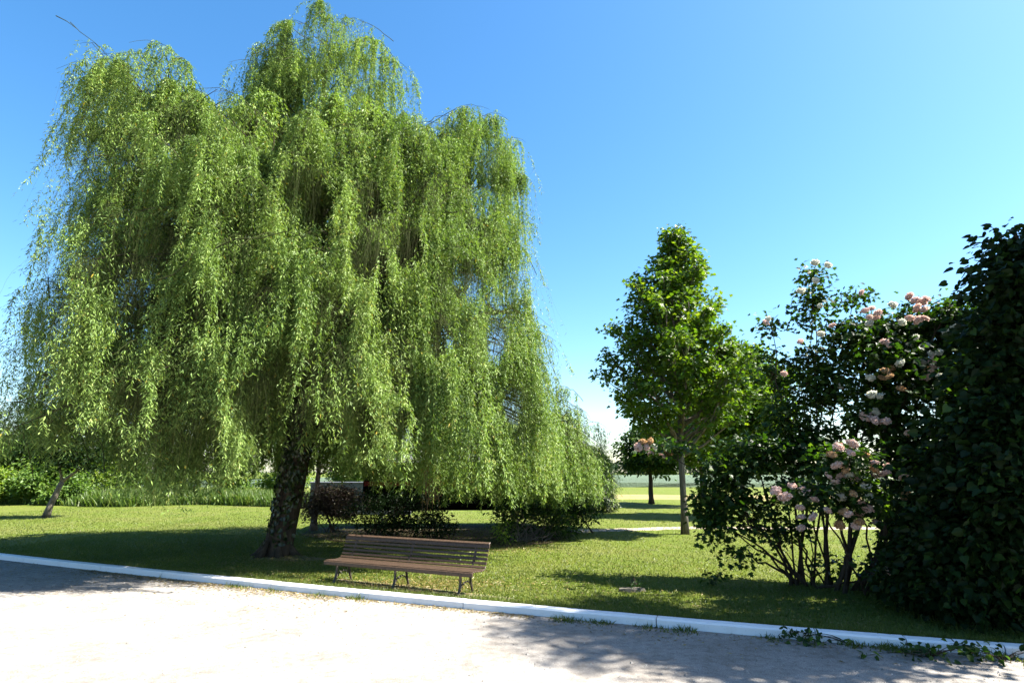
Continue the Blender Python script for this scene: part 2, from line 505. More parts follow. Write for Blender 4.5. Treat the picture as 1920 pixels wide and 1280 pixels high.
mb = MB()
leaves(mb, T_BLADE, *grass(170000, -14, 13, 4.5, .05, .009))
leaves(mb, T_BLADE, *grass(110000, -26, 18, 11, .055, .018))
# ragged tufts along the back of the kerb
x = rng.uniform(-13, 7, 16000); y = kerb_y(x) + np.abs(rng.normal(0, .06, len(x)))
P = np.stack([x, y, np.full(len(x), LAWN)], 1)
leaves(mb, T_BLADE, P, np.stack([rng.normal(0, .5, len(x)), rng.normal(0, .5, len(x)), np.ones(len(x))], 1), rdir(len(x)), rng.uniform(.05, .12, len(x)), .010, rng.random(len(x)) * .8)
tag(mb.build('grass', M_GRASS), 'short mown grass blades of the near lawn', 'grass', kind='stuff')

# ------------------------------------------------------------------ gravel stones, litter
mb = MB()
n = 9000
x = rng.uniform(-12, 6, n); off = 5.5 * rng.random(n) ** 1.2
y = np.interp(x, K[:, 0], K[:, 1]) - off - .03
T_STONE = ([(0, 0, 0), (.5, .5, 0), (1, 0, 0), (.5, -.5, 0), (.5, .05, .45)], [(0, 1, 4), (1, 2, 4), (2, 3, 4), (3, 0, 4)])
ang = rng.uniform(0, 6.28, n); sz = .012 * rng.lognormal(0, .45, n)
leaves(mb, T_STONE, np.stack([x, y, np.full(n, .001)], 1), np.stack([np.cos(ang), np.sin(ang), 0 * ang], 1), np.tile([0, 0, 1.], (n, 1)), sz, sz * .8, rng.random(n))
M_STONE = leaf_mat('pebble', [(0, (.16, .15, .13)), (.6, (.38, .35, .31)), (1, (.6, .57, .52))], .0)
tag(mb.build('pebbles', M_STONE), 'loose pebbles strewn on the gravel yard', 'pebbles', kind='stuff')

mb = MB()
def litter(n, u0, u1, spread, back=False):
    u = rng.uniform(u0, u1, n)
    i = np.interp(u, [q[0] for q in KPX], [q[1] for q in KPX])
    g = np.array([ground(a, b, 0) for a, b in zip(u, i)])
    off = np.abs(rng.normal(0, spread, n)) + .02
    if back: off = -off - KW
    P = np.stack([g[:, 0] + rng.normal(0, .05, n), g[:, 1] - off, np.full(n, .006 if not back else LAWN + .02)], 1)
    a = rng.uniform(0, 6.28, n)
    N = nrm(np.stack([rng.normal(0, .35, n), rng.normal(0, .35, n), np.ones(n)], 1))
    leaves(mb, T_WILLOW, P, np.stack([np.cos(a), np.sin(a), rng.normal(0, .15, n)], 1), N, rng.uniform(.03, .085, n), rng.uniform(.012, .022, n), rng.random(n))
litter(2600, 160, 640, .22); litter(900, 640, 1000, .12); litter(500, 1000, 1900, .35); litter(900, 0, 700, .9); litter(500, -40, 250, 1.6)
litter(700, 500, 900, .9, True)
# dry bits beneath the bench and at the willow's foot
n = 2600
c = ground(760, 1100); P = np.stack([rng.normal(c[0] + .2, 1.1, n), rng.normal(c[1] + .2, .35, n), np.full(n, LAWN + .015)], 1)
c = ground(530, 1050); n2 = 2500
P = np.concatenate([P, np.stack([rng.normal(c[0], .9, n2), rng.normal(c[1], .8, n2), np.full(n2, LAWN + .015)], 1)])
c = ground(950, 1025); n3 = 1500
P = np.concatenate([P, np.stack([rng.normal(c[0], .8, n3), rng.normal(c[1], .8, n3), np.full(n3, LAWN + .015)], 1)])
x = rng.uniform(-7, 7, 2600); P = np.concatenate([P, np.stack([x, kerb_y(x) - 5.5 * np.log(1 - .999 * rng.random(len(x))), np.full(len(x), LAWN + .03)], 1)])
P = P[P[:, 1] > kerb_y(P[:, 0]) + .03]; n = len(P)
leaves(mb, T_WILLOW, P, np.stack([rng.normal(0, 1, n), rng.normal(0, 1, n), rng.normal(0, .2, n)], 1), nrm(np.stack([rng.normal(0, .4, n), rng.normal(0, .4, n), np.ones(n)], 1)), rng.uniform(.03, .08, n), rng.uniform(.012, .02, n), rng.random(n))
tag(mb.build('leaf_litter', M_LITTER), 'dry yellow fallen willow leaves along the kerb and bench', 'leaf litter', kind='stuff')


# ------------------------------------------------------------------ willow
def bez(a, b, c, n):
    t = np.linspace(0, 1, n)[:, None]
    return (1 - t) ** 2 * a + 2 * t * (1 - t) * b + t ** 2 * c


WB = ground(517, 1041)
WC = np.array([-6.0, 16.8])
rot = R(17)


def env_hit(u, v, scale=1.0):
    """where the view through a point of the photo meets the crown's dome"""
    r = ray(u, v)
    best = None; bv = 1e9; prev = None
    for Y in np.arange(9.5, 24, .08):
        q = r * (Y / r[1]); q = q + np.array([0, 0, CH])
        dx, dy = q[0] - WC[0], q[1] - WC[1]
        a = (dx * math.cos(rot) + dy * math.sin(rot)) / (7.0 * scale); b = (-dx * math.sin(rot) + dy * math.cos(rot)) / (5.4 * scale)
        zz = (q[2] - 2.5) / (11.2 * scale)
        e1 = abs(a) ** 2.6 + abs(b) ** 2.3 + abs(zz) ** 2.6
        d2 = math.hypot(q[0] + 5.9, q[1] - 17.0) / (2.7 * scale); z2 = (q[2] - 11.5) / (7.0 * scale)
        e2 = d2 ** 2.4 + abs(z2) ** 2.4
        e = min(e1, e2)
        if e < 1: return q
        if e < bv: bv, best = e, q
    return best


HEADS = []   # (pos, length, width, strands)
def H(lst, L, W, n=26, inset=0.0, jit=.25):
    for u, v in lst:
        if u < 235 and 360 < v < 730: u = u + 52 - .12 * max(0, u - 60)
        q = env_hit(565 + (u - 565) * .965, v - (22 if v < 170 and u > 470 else 0))
        k_ = 1 + (inset + (rng.uniform(0, .4) if rng.random() < .55 else rng.uniform(.5, 1.4))) / q[1]
        q = np.array([q[0] * k_, q[1] * k_, CH + (q[2] - CH) * k_]) + rng.normal(0, jit, 3) * np.array([.5, .7, .4])
        HEADS.append((q, L * rng.uniform(.8, 1.2), W * .98 * rng.uniform(.7, 1.25), int(n * rng.uniform(.9, 1.7))))


# crown's top lobe
H([(592, 12), (545, 58), (500, 105), (560, 105), (625, 55), (655, 85), (700, 98), (728, 130), (482, 150), (600, 150), (660, 160), (692, 180), (520, 180), (570, 220), (640, 230), (712, 205), (610, 95), (540, 140), (675, 215), (480, 210)], 2.6, .75, 30)
# left shoulder
H([(150, 72), (190, 85)], 1.0, .35, 7)
H([(232, 95), (290, 100), (330, 125)], 1.6, .55, 16)
H([(765, 222), (795, 235), (825, 225), (855, 222), (775, 262), (815, 285), (905, 232)], 2.8, 1.0, 36)
H([(190, 105), (235, 115), (285, 118), (325, 150), (355, 170), (210, 200), (270, 215)], 2.2, .8, 30)
H([(205, 155), (262, 172), (330, 190), (372, 165), (402, 182), (185, 232), (242, 250), (300, 260), (360, 262), (425, 240), (440, 190), (165, 290), (220, 310), (280, 330), (340, 330), (400, 320)], 2.6, .75)
# right shoulder
H([(782, 212), (832, 217), (880, 207), (930, 217), (800, 262), (850, 262), (902, 262), (945, 270), (742, 250), (692, 272), (955, 335), (900, 342), (832, 332), (762, 332), (702, 332), (645, 300)], 3.2, .8, 30)
# left flank
H([(150, 382), (112, 402), (200, 402), (262, 392), (95, 472), (132, 482), (182, 472), (232, 482), (300, 440), (75, 562), (122, 582), (182, 602), (62, 652), (34, 702), (102, 682), (162, 682), (212, 642)], 2.9, .75)
# middle
H([(440, 292), (385, 402), (422, 452), (482, 442), (540, 442), (592, 462), (650, 440), (502, 332), (562, 302), (352, 522), (402, 522), (462, 522), (562, 542), (622, 562), (702, 432), (742, 402)], 2.8, .7, 28)
# right flank
H([(800, 422), (860, 412), (920, 422), (965, 402), (980, 462), (990, 522), (950, 502), (882, 502), (822, 522), (1000, 582), (1018, 642), (970, 602), (902, 602), (842, 602), (782, 562), (742, 572)], 3.0, .75, 28)
# lower skirt
H([(352, 642), (402, 642), (452, 652), (522, 652), (572, 602), (642, 662), (692, 652), (732, 662), (782, 642), (842, 702), (902, 702), (960, 692), (1010, 702), (1040, 760), (870, 782), (802, 762), (722, 742), (652, 742), (600, 720)], 3.0, .6, 28)
H([(22, 762), (82, 762), (142, 742), (202, 722), (262, 702), (302, 652), (250, 770), (310, 750), (50, 800), (110, 810), (370, 720), (420, 740)], 2.2, .65, 26)
# fill sampled inside the photo's outline of the crown
SIL = [(600, 10), (660, 25), (700, 90), (735, 130), (745, 190), (800, 208), (870, 200), (945, 215), (965, 300), (980, 400), (1000, 500), (1015, 600), (1030, 680), (1000, 740), (900, 740), (780, 730), (640, 730), (500, 700), (380, 720), (250, 780), (60, 800), (25, 760), (45, 650), (75, 540), (110, 420), (165, 320), (175, 200), (185, 110), (290, 100), (340, 140), (410, 160), (460, 160), (495, 90), (545, 40)]


def inside(u, v):
    c = False
    for (x0, y0), (x1, y1) in zip(SIL, SIL[1:] + SIL[:1]):
        if (y0 > v) != (y1 > v) and u < (x1 - x0) * (v - y0) / (y1 - y0) + x0: c = not c
    return c


k_ = 0
while k_ < 210:
    u, v = rng.uniform(20, 1030), rng.uniform(20, 780)
    if not inside(u, v): continue
    k_ += 1
    q = env_hit(u, v); f_ = 1 + rng.uniform(.2, 2.6) / q[1]
    HEADS.append((np.array([q[0] * f_, q[1] * f_, CH + (q[2] - CH) * f_]), rng.uniform(1.8, 3.4), rng.uniform(.5, .8), int(rng.uniform(22, 40))))
H([(925, 610), (960, 640), (985, 660), (945, 700), (1000, 720), (965, 580), (1005, 610)], 2.8, .8, 36)
# right-hand low curtain reaching past the shrubs
for u, v, Y in [(1045, 770, 18.5), (1100, 800, 19), (1125, 850, 19.2), (1075, 810, 18), (1010, 800, 17.6), (950, 785, 17), (1095, 860, 19), (1035, 850, 18), (965, 850, 17.2), (905, 840, 16.8), (990, 760, 18.4), (1120, 880, 18.6), (1070, 760, 18.8), (1060, 870, 17.6), (1000, 880, 17), (1085, 765, 18.5), (1112, 792, 18.8), (1052, 725, 18.5), (1130, 835, 19), (1100, 835, 18), (1060, 790, 17.6), (1085, 830, 17.4), (1125, 900, 18)]:
    HEADS.append((at(u, v, Y), rng.uniform(2.2, 3.2), .7, 44))
# far side and inside of the crown
n = 240
for i in range(n):
    th = rng.uniform(0, 2 * math.pi); z = rng.uniform(4.2, 12.3)
    k = (1 - (abs(z - 2.5) / 11.4) ** 2.6) ** (1 / 2.4)
    rad = k * rng.uniform(.2, .92)
    a, b = 7.0 * rad * math.cos(th), 5.4 * rad * abs(math.sin(th)) * (1 if rng.random() < .8 else -.6)
    q = np.array([WC[0] + a * math.cos(rot) - b * math.sin(rot), WC[1] + a * math.sin(rot) + b * math.cos(rot), z])
    HEADS.append((q, rng.uniform(2.3, 3.6), .85, 24))

for i in range(70):   # low rim all the way round the back and the sides
    th = rng.uniform(-.35, math.pi + .35); rad = rng.uniform(.72, 1.0)
    a, b = 7.1 * rad * math.cos(th), 5.4 * rad * math.sin(th)
    q = np.array([WC[0] + a * math.cos(rot) - b * math.sin(rot), WC[1] + a * math.sin(rot) + b * math.cos(rot), rng.uniform(3.3, 5.6)])
    HEADS.append((q, q[2] - 1.0, .75, 26))

# limbs
fork = WB + np.array([.5, .1, 4.0])
LIMBS = []
def limb(a, b, lift, r0, r1, n=14):
    c = (a + b) / 2 + np.array([0, 0, lift])
    P = bez(a, c, b, n)
    P[1:-1] += rng.normal(0, .10, (n - 2, 3))
    LIMBS.append((P, np.linspace(r0, r1, n)))
    return P


for e, l, r in [((-6.1, 17, 15.6), 0, .26), ((-10.5, 15.2, 10.5), .5, .2), ((-2.6, 17.6, 11.0), .6, .2), ((-7.2, 13.0, 8.0), .8, .15), ((-5.0, 20.5, 9.5), .8, .18),
                ((-11.6, 15.4, 6.2), 1, .16), ((.2, 18.6, 7.2), 1.3, .17), ((-4.0, 14.2, 7.6), .9, .13), ((-9.0, 19.5, 8), .9, .15), ((-8.6, 14.2, 9.5), .6, .15), ((-3.4, 15.6, 9.5), .7, .15), ((-1.6, 20, 8.5), 1, .14)]:
    P = limb(fork + rng.normal(0, .15, 3) + np.array([0, 0, rng.uniform(-.5, .6)]), np.array(e), l, r, .05)
    for j in range(3):
        i = rng.integers(6, 13); d = rng.normal(0, 1, 3) * np.array([1, 1, .3]); d[2] = abs(d[2]) + .2
        limb(P[i], P[i] + nrm(d) * rng.uniform(1.2, 2.4), .3, .055, .02, 7)
LP = np.concatenate([q[0] for q in LIMBS])

willow = thing('willow_tree', 'huge weeping willow with pale green drooping curtains beside the slatted bench', 'tree', WB)
mb = MB()
tz = np.array([-.05, .12, .4, 1.0, 1.8, 2.6, 3.4, 4.0, 4.4])
tp = np.stack([WB[0] + np.interp(tz, [0, 4], [0, .5]), np.full(len(tz), WB[1]) + np.interp(tz, [0, 4], [0, .1]), tz], 1)
mb.tube(tp, [.38, .34, .31, .285, .275, .28, .34, .38, .25], 22, rough=.07)
for a in np.linspace(0, 6.28, 7)[:-1]:   # root flare
    d = np.array([math.cos(a), math.sin(a), 0])
    mb.tube([WB + d * .25 + np.array([0, 0, .35]), WB + d * .36 + np.array([0, 0, .14]), WB + d * .52 + np.array([0, 0, 0]), WB + d * .8 + np.array([0, 0, -.1])], [.08, .10, .08, .04], 8, rough=.06)
trunk = mb.build('trunk', M_BARK, willow, WB, smooth=True)
mb = MB()
n = 1500
z = rng.uniform(.3, 4.4, n) ** 1.0; a = rng.normal(-1.6, 1.1, n); keep = rng.random(n) < np.clip((z - .2) / 2.5, .15, 1); z, a = z[keep], a[keep]; n = len(z)
rr = .31 + rng.uniform(0, .05, n)
P = np.stack([WB[0] + np.interp(z, [0, 4], [0, .5]) + rr * np.cos(a), WB[1] + rr * np.sin(a), z], 1)
out = np.stack([np.cos(a), np.sin(a), 0 * a], 1)
leaves(mb, T_HEART, P, np.stack([rng.normal(0, .6, n), rng.normal(0, .6, n), -np.ones(n)], 1), nrm(out + .5 * rdir(n)), rng.uniform(.07, .13, n), rng.uniform(.06, .11, n), rng.random(n))
mb.build('ivy', M_IVY, trunk, WB)
mb = MB()
for P, r in LIMBS: mb.tube(P, r, 8, rough=.05)
ax = np.array([-6.0, 16.8])
for q, L, W, ns in HEADS:
    dd = np.linalg.norm(LP - q, axis=1) + 1.5 * np.clip(LP[:, 2] - q[2] + .2, 0, None) + rng.uniform(0, .5, len(LP))
    p0 = LP[np.argmin(dd)]
    dist = np.linalg.norm(p0 - q)
    P = bez(p0, (p0 + q) / 2 + np.array([0, 0, .28 * dist + .15]), q, 8)
    P[1:-1] += rng.normal(0, .04, (6, 3))
    mb.tube(P, np.linspace(.008 + .006 * dist, .006, 8), 5)
# two bare pale boughs seen on the face of the crown
mb.build('branches', M_BARK, willow, WB, smooth=True)
def bough(px, dY, r):
    mbb = MB()
    pts = []
    for u, v in px:
        q = env_hit(*px[len(px) // 2]); pts.append(at(u, v, q[1] + dY))
    pts = np.array(pts); t = np.linspace(0, 1, len(pts)); tt = np.linspace(0, 1, 16)
    pts = np.stack([np.interp(tt, t, pts[:, k]) for k in range(3)], 1)
    mbb.tube(pts, np.linspace(r, r * .4, 16), 6)
    mbb.build('bough', M_WTWIG, willow, WB, smooth=True)
bough([(385, 500), (405, 465), (440, 448), (490, 446), (535, 434), (575, 445)], -.35, .018)
bough([(295, 525), (325, 515), (350, 492), (365, 470)], -.3, .018)
bough([(440, 345), (470, 330), (500, 352), (510, 400)], -.3, .013)
bough([(132, 42), (150, 60), (175, 78), (200, 100)], -.1, .010)
bough([(105, 30), (125, 40), (145, 55)], -.1, .012)

# dark hollows between the outer curtains
HOL = []
for u, v, ru, rv in [(265, 360, 34, 60), (335, 470, 36, 70), (300, 590, 30, 60), (405, 600, 26, 60), (590, 385, 34, 60), (520, 250, 24, 40), (705, 505, 36, 55), (770, 470, 30, 60), (880, 535, 34, 45), (640, 590, 24, 50), (505, 560, 22, 55), (515, 760, 40, 70), (300, 760, 40, 60),
                     (240, 850, 40, 60), (420, 830, 34, 60), (120, 720, 44, 60), (60, 830, 40, 50), (600, 800, 34, 50), (690, 800, 24, 50), (830, 640, 22, 50), (930, 640, 20, 50), (180, 430, 26, 50), (440, 210, 26, 40), (960, 760, 22, 40), (770, 800, 20, 40), (700, 380, 22, 40), (160, 620, 30, 60), (170, 800, 40, 60), (360, 850, 34, 50), (30, 760, 34, 60), (230, 520, 24, 50), (560, 700, 26, 50)]:
    q = env_hit(u, v); k_ = 1 + 1.0 / q[1]; dep = q[1] * CP + (q[2] - CH) * SP
    HOL.append((np.array([q[0] * k_, q[1] * k_, CH + (q[2] - CH) * k_]), np.array([ru / F * dep * 1.15, 2.4, rv / F * dep * 1.15])))
lf = MB(); tw = MB(); ar = MB()
M_ = 9


def vnoise(P, sc_, seed):
    r_ = np.random.default_rng(seed); o = np.zeros(len(P))
    for k in range(7):
        d_ = r_.normal(0, 1, 3); o += np.sin(P @ (d_ * sc_) + r_.uniform(0, 6.28))
    return o / 2.6


for q, L, W, ns in HEADS:
    o = np.array([q[0] - ax[0], q[1] - ax[1], 0]); on = np.linalg.norm(o)
    az = math.atan2(o[1], o[0]) + rng.normal(0, .75 if on > 2.5 else 1.8)
    o = np.array([math.cos(az), math.sin(az), 0]); side = np.array([-o[1], o[0], 0])
    A = W * rng.uniform(1.8, 3.4)
    bend = rng.normal(0, .25) * A
    ta = np.linspace(0, 1, 14)
    arch = q[None] + o[None] * (A * (ta - .62))[:, None] + side[None] * (bend * (ta - .5) ** 2)[:, None]
    arch[:, 2] += A * (.30 * (ta - .5) - .95 * (ta - .5) ** 2 * np.where(ta > .5, 1.5, 1.0)) + rng.normal(0, .015, 14)
    ar.tube(arch, np.linspace(.011, .003, 14), 4)
    t0 = rng.beta(1.5, 1.1, ns)
    # strands gather in a few bunches along the bough
    nb_ = max(2, int(A * 2.2)); bc = rng.random(nb_); t0 = np.clip(.35 * bc[rng.integers(0, nb_, ns)] + .65 * t0 + rng.normal(0, .03, ns), 0, 1)
    fi = t0 * 13; i0 = np.minimum(fi.astype(int), 12); fr = (fi - i0)[:, None]
    S0 = arch[i0] * (1 - fr) + arch[i0 + 1] * fr
    rr = np.abs(rng.normal(0, .27, ns)) + .03
    sgn = rng.choice([-1, 1], ns)
    off = side[None] * (rr * sgn)[:, None] + o[None] * (rng.uniform(.0, .35, ns))[:, None]
    sl = L * np.clip(rng.lognormal(-.28, .42, ns), .15, 1.5)
    hu = 960 + F * q[0] / (q[1] * CP + (q[2] - CH) * SP)
    ez = np.interp(hu, [0, 150, 230, 270, 400, 470, 520, 610, 700, 790, 950, 1100], [2.2, 2.4, 2.6, 1.5, 1.2, 1.6, 2.6, 2.5, 2.1, 1.55, 1.35, 1.0])
    if q[1] > 17: ez = max(1.0, ez - .5)
    maxl = S0[:, 2] - ez - np.abs(rng.normal(0, .5, ns)) - rng.uniform(0, .3)
    sl = np.minimum(sl, np.clip(maxl, .3, None))
    t = np.linspace(0, 1, M_)
    g = 1 - np.exp(-4 * t)
    P = S0[:, None] + off[:, None, :] * g[None, :, None]
    P[..., 2] += (rng.uniform(.0, .16, ns))[:, None] * (np.sin(np.clip(t * 5, 0, math.pi)))[None] - sl[:, None] * (t ** 1.1)[None]
    sway = rng.normal(0, .13, (ns, 2)) + np.array([-.03, -.02]) + rng.normal(0, .08, 2)
    P[..., :2] += sway[:, None, :] * (t ** 1.6)[None, :, None] * sl[:, None, None] * .7
    P += np.cumsum(rng.normal(0, .016, P.shape), 1)
    # twig ribbons: three sided tubes
    r = .0022 * (1 - .7 * t)
    a3 = np.arange(3) * 2.094
    ring = np.stack([np.cos(a3), np.sin(a3), 0 * a3], 1)
    V = P[:, :, None, :] + ring[None, None] * r[None, :, None, None]
    base = (np.arange(ns) * M_ * 3)[:, None, None, None] + (np.arange(M_ - 1) * 3)[None, :, None, None]
    kk = np.arange(3); f4 = np.stack([kk, (kk + 1) % 3, (kk + 1) % 3 + 3, kk + 3], 1)
    flat = (base + f4[None, None]).ravel()
    tw.addnp(V.reshape(-1, 3), flat, np.full(len(flat) // 4, 4), np.zeros(ns * M_ * 3))
    # leaves: dense in tufts, thin between them
    nl = np.maximum(8, (sl / .0095).astype(int)); tot = nl.sum()
    si = np.repeat(np.arange(ns), nl); tt = rng.random(tot) ** .85
    fpos = tt * (M_ - 1); i0 = np.minimum(fpos.astype(int), M_ - 2); fr = (fpos - i0)[:, None]
    pos = P[si, i0] * (1 - fr) + P[si, i0 + 1] * fr
    keep = rng.random(tot) < np.clip(.58 + .75 * vnoise(pos * np.array([1, 1, .6]), 3.0, 5), .10, 1)
    # hollows in the outer shell, the inside stays full
    dx_, dy_ = pos[:, 0] - WC[0], pos[:, 1] - WC[1]
    r2 = ((dx_ * math.cos(rot) + dy_ * math.sin(rot)) / 7.0) ** 2 + ((-dx_ * math.sin(rot) + dy_ * math.cos(rot)) / 5.4) ** 2
    hol = np.clip(.84 + 1.15 * vnoise(pos * np.array([1, 1, .5]), 2.0, 8), .13, 1)
    keep &= (rng.random(tot) < hol) | ((r2 < .38) & (pos[:, 2] < 12)) | (pos[:, 2] > 10.5)
    for hc, hr in HOL:
        keep &= (((pos - hc) / hr) ** 2).sum(1) > rng.uniform(.6, 1.25, tot)
    pos, si, tt = pos[keep], si[keep], tt[keep]; tot = len(pos)
    h = nrm(rng.normal(0, 1, (tot, 2)))
    dn = rng.uniform(.25, 1.5, tot)
    tuft = rng.random(tot) < .4      # leaves on short side shoots
    pos[:, :2] += h * (np.abs(rng.normal(0, .055, tot)) * tuft)[:, None]
    pos[:, 2] -= .05 * tuft
    D = np.stack([h[:, 0], h[:, 1], -dn], 1)
    N = nrm(np.stack([h[:, 0] * .8, h[:, 1] * .8, np.full(tot, .9)], 1) + .8 * rdir(tot))
    tv = np.clip(.46 + rng.normal(0, .08) + rng.normal(0, .18, tot) + .16 * (tt - .4), 0, .93)
    yel = rng.random(tot) < .010; tv[yel] = 1.0
    r2 = r2[keep]; big = np.where((r2 < .45) & (pos[:, 2] < 12), 1.0, 0.0)   # the long shaded inner leaves
    leaves(lf, T_WILLOW, pos, D, N, rng.uniform(.06, .13, tot) * (1 + .4 * big), rng.uniform(.0145, .025, tot) * (1 + .9 * big), tv)
print('willow leaves', lf.n // 4, len(HEADS))
crown = lf.build('crown', M_WIL, willow, WB)
tw.build('twigs', M_WTWIG, crown, WB, attr=False)
ar.build('arching_shoots', M_WTWIG, crown, WB, attr=False)
# withered orange sprig hanging from the skirt
mb = MB()
for k in range(14):
    q = at(808 + rng.normal(0, 13), 880, 14.6 + rng.normal(0, .12)); L = rng.uniform(.5, 1.05)
    P = np.stack([np.linspace(q[0], q[0] + rng.normal(0, .08), 7), np.full(7, q[1]), np.linspace(q[2] + .5, q[2] - L, 7)], 1)
    mb.tube(P, .005, 3)
    n = 11; i = rng.integers(2, 7, n)
    leaves(mb, T_WILLOW, P[i] + rng.normal(0, .03, (n, 3)), np.stack([rng.normal(0, .6, n), rng.normal(0, .6, n), -np.ones(n)], 1), rdir(n), rng.uniform(.06, .13, n), .025, rng.random(n))
mb.build('withered_sprig', M_DEAD, willow, WB)


# ------------------------------------------------------------------ generic broadleaf generators
def clump_leaves(mb, C, per, cr, tpl, L, W, upb=.75, droop=.35, vm=.45, vs=.22, flat=.6, sr=(.6, 1.25)):
    """leaves gathered round every clump centre"""
    n = len(C) * per
    c = np.repeat(C, per, 0)
    cv = np.repeat(rng.normal(vm, .14, len(C)), per)
    d = rng.standard_normal((n, 3)) * cr * np.array([1, 1, flat])
    P = c + d
    D = nrm(d * np.array([1, 1, .5])) + .6 * rdir(n) + np.array([0, 0, -droop])
    N = nrm(np.array([0, 0, upb]) + .65 * rdir(n))
    s = rng.uniform(sr[0], sr[1], n)
    leaves(mb, tpl, P, D, N, L * s, W * s, np.clip(cv + rng.normal(0, vs, n), 0, 1))


def ell(n, c, r, p=.42):
    d = rdir(n) * (rng.random(n) ** p)[:, None]
    return np.asarray(c) + d * np.asarray(r)


def shrub(name, label, cat, base, blobs, tpl, L, W, m, stem_m, per=22, cr=.16, stem_r=.025, nst=2, spread=.25, group=None, twigs=True, vm=.45, bend=.15, upb=.75, sr=(.6, 1.25)):
    base = np.asarray(base, float)
    root = thing(name, label, cat, base, group=group)
    st = MB(); fo = MB()
    for c, r, k in blobs:
        c = np.asarray(c, float); r = np.asarray(r, float)
        C = ell(k, c, r)
        C = C[C[:, 2] > base[2] + min(.12, c[2] - base[2] - .01)]
        clump_leaves(fo, C, per, cr, tpl, L, W, vm=vm, upb=upb, sr=sr)
        SP_ = []
        for j in range(nst):
            b0 = base + np.array([rng.normal(0, spread), rng.normal(0, spread * .6), -.03])
            e = c + rng.normal(0, .35, 3) * r
            e[2] = max(e[2], base[2] + .3)
            ctl = b0 * .55 + e * .45 + np.array([0, 0, bend * np.linalg.norm(e - b0)])
            P = bez(b0, ctl, e, 9); P[1:-1] += rng.normal(0, .03, (7, 3)); SP_.append(P)
            st.tube(P, np.linspace(stem_r * rng.uniform(.5, 1.5), stem_r * .3, 9), 6)
        if twigs:
            SPa = np.concatenate([q[4:] for q in SP_])
            for q in C:
                i = np.argmin(np.linalg.norm(SPa - q, axis=1) + rng.uniform(0, .3, len(SPa)))
                a = SPa[i]; st.tube(bez(a, (a + q) / 2 + np.array([0, 0, .1]), q, 4), np.linspace(stem_r * .28, .003, 4), 3)
    st.build('stems', stem_m, root, base)
    fo.build('foliage', m, root, base)
    return root


def branch_tree(name, label, base, H_, z0, prof, nb, tpl, L, W, m, bark, r0, per=26, cr=.22, lean=(0, 0), asc=.8, group=None, ncl=7, cat='tree', vm=.45, trunk_top=.97):
    base = np.asarray(base, float)
    root = thing(name, label, cat, base, group=group)
    tr = MB(); br = MB(); fo = MB()
    tz = np.linspace(0, H_ * trunk_top, 14)
    tp = np.stack([base[0] + lean[0] * (tz / H_) ** 1.2 + np.cumsum(rng.normal(0, .012, 14)), base[1] + lean[1] * tz / H_ + np.cumsum(rng.normal(0, .012, 14)), base[2] - .03 + tz], 1)
    rad = r0 * (1 - tz / H_) ** .8 + .01; rad[0] *= 1.35
    tr.tube(tp, rad, 12, rough=.04)
    CL = []
    for i in range(nb):
        f = (i + rng.random()) / nb
        z = z0 + (H_ - z0) * f ** 1.05 * .97
        a = i * 2.39996 + rng.normal(0, .3)
        ln = prof(f) * rng.uniform(.72, 1.15)
        s = np.array([np.interp(z, tz, tp[:, 0]), np.interp(z, tz, tp[:, 1]), base[2] + z])
        d = np.array([math.cos(a), math.sin(a), 0])
        e = s + d * ln + np.array([0, 0, ln * asc * rng.uniform(.6, 1.2)])
        c = s + d * ln * .55 + np.array([0, 0, ln * asc * .25])
        P = bez(s, c, e, 8); P[1:-1] += rng.normal(0, .03, (6, 3))
        br.tube(P, np.linspace(min(.022 * ln + .012, .06), .006, 8), 5)
        k = max(3, int(ncl * ln / 1.5))
        for j in range(k):
            t = rng.uniform(.3, 1.0) ** .7 if ln > .6 else rng.uniform(0, 1.0)
            q = P[min(7, int(t * 7.99))] + rng.normal(0, 1, 3) * np.array([.22, .22, .16]) * (ln * .2 + .35)
            CL.append(q)
            br.tube([P[max(1, int(t * 7.99) - 1)], q], [.008, .003], 3)
    clump_leaves(fo, np.array(CL), per, cr, tpl, L, W, vm=vm)
    trunk_ = tr.build('trunk', bark, root, base, smooth=True)
    br.build('branches', bark, root, base, smooth=True)
    fo.build('crown', m, root, base)
    return root


# young maple standing alone
mp_prof = lambda f: np.interp(f, [0, .1, .25, .45, .7, .85, 1], [2.3, 2.5, 2.2, 1.65, 1.05, .65, .2])
branch_tree('maple_tree', 'young conical maple with straight grey trunk standing alone on the sunny lawn', ground(1284, 1001), 11.0, 2.5, mp_prof, 135, T_MAPLE, .14, .14, M_MAPLE, M_BARKG, .105, per=30, cr=.15, lean=(.25, 0), asc=1.05, ncl=8, trunk_top=.99)
# lime green tree beyond the flowering shrub
b = ground(1398, 969)
branch_tree('broadleaf_tree', 'lime green young tree half hidden behind the flowering shrub, right of the maple', b, 8.0, 2.2, lambda f: np.interp(f, [0, .3, .6, 1], [1.6, 2.3, 1.7, .4]), 80, T_MAPLE, .2, .2, M_LIME, M_BARKG, .13, per=36, cr=.26, asc=.8)
b = ground(1319, 949)
branch_tree('broadleaf_tree', 'slim dark trunked tree far back between the maple and the flowering shrub', b, 6.0, 2.2, lambda f: np.interp(f, [0, .3, .6, 1], [1.5, 2.1, 1.6, .4]), 45, T_BROAD, .24, .18, M_MAPLE, M_STEM, .15, per=34, cr=.3, asc=.6)
b = ground(1222, 944)
branch_tree('broadleaf_tree', 'small round crowned tree far off at the edge of the cereal field', b, 4.9, 1.9, lambda f: np.interp(f, [0, .35, .7, 1], [1.6, 1.8, 1.3, .4]), 46, T_BROAD, .22, .16, M_VIB, M_STEM, .17, per=40, cr=.34, asc=.4)
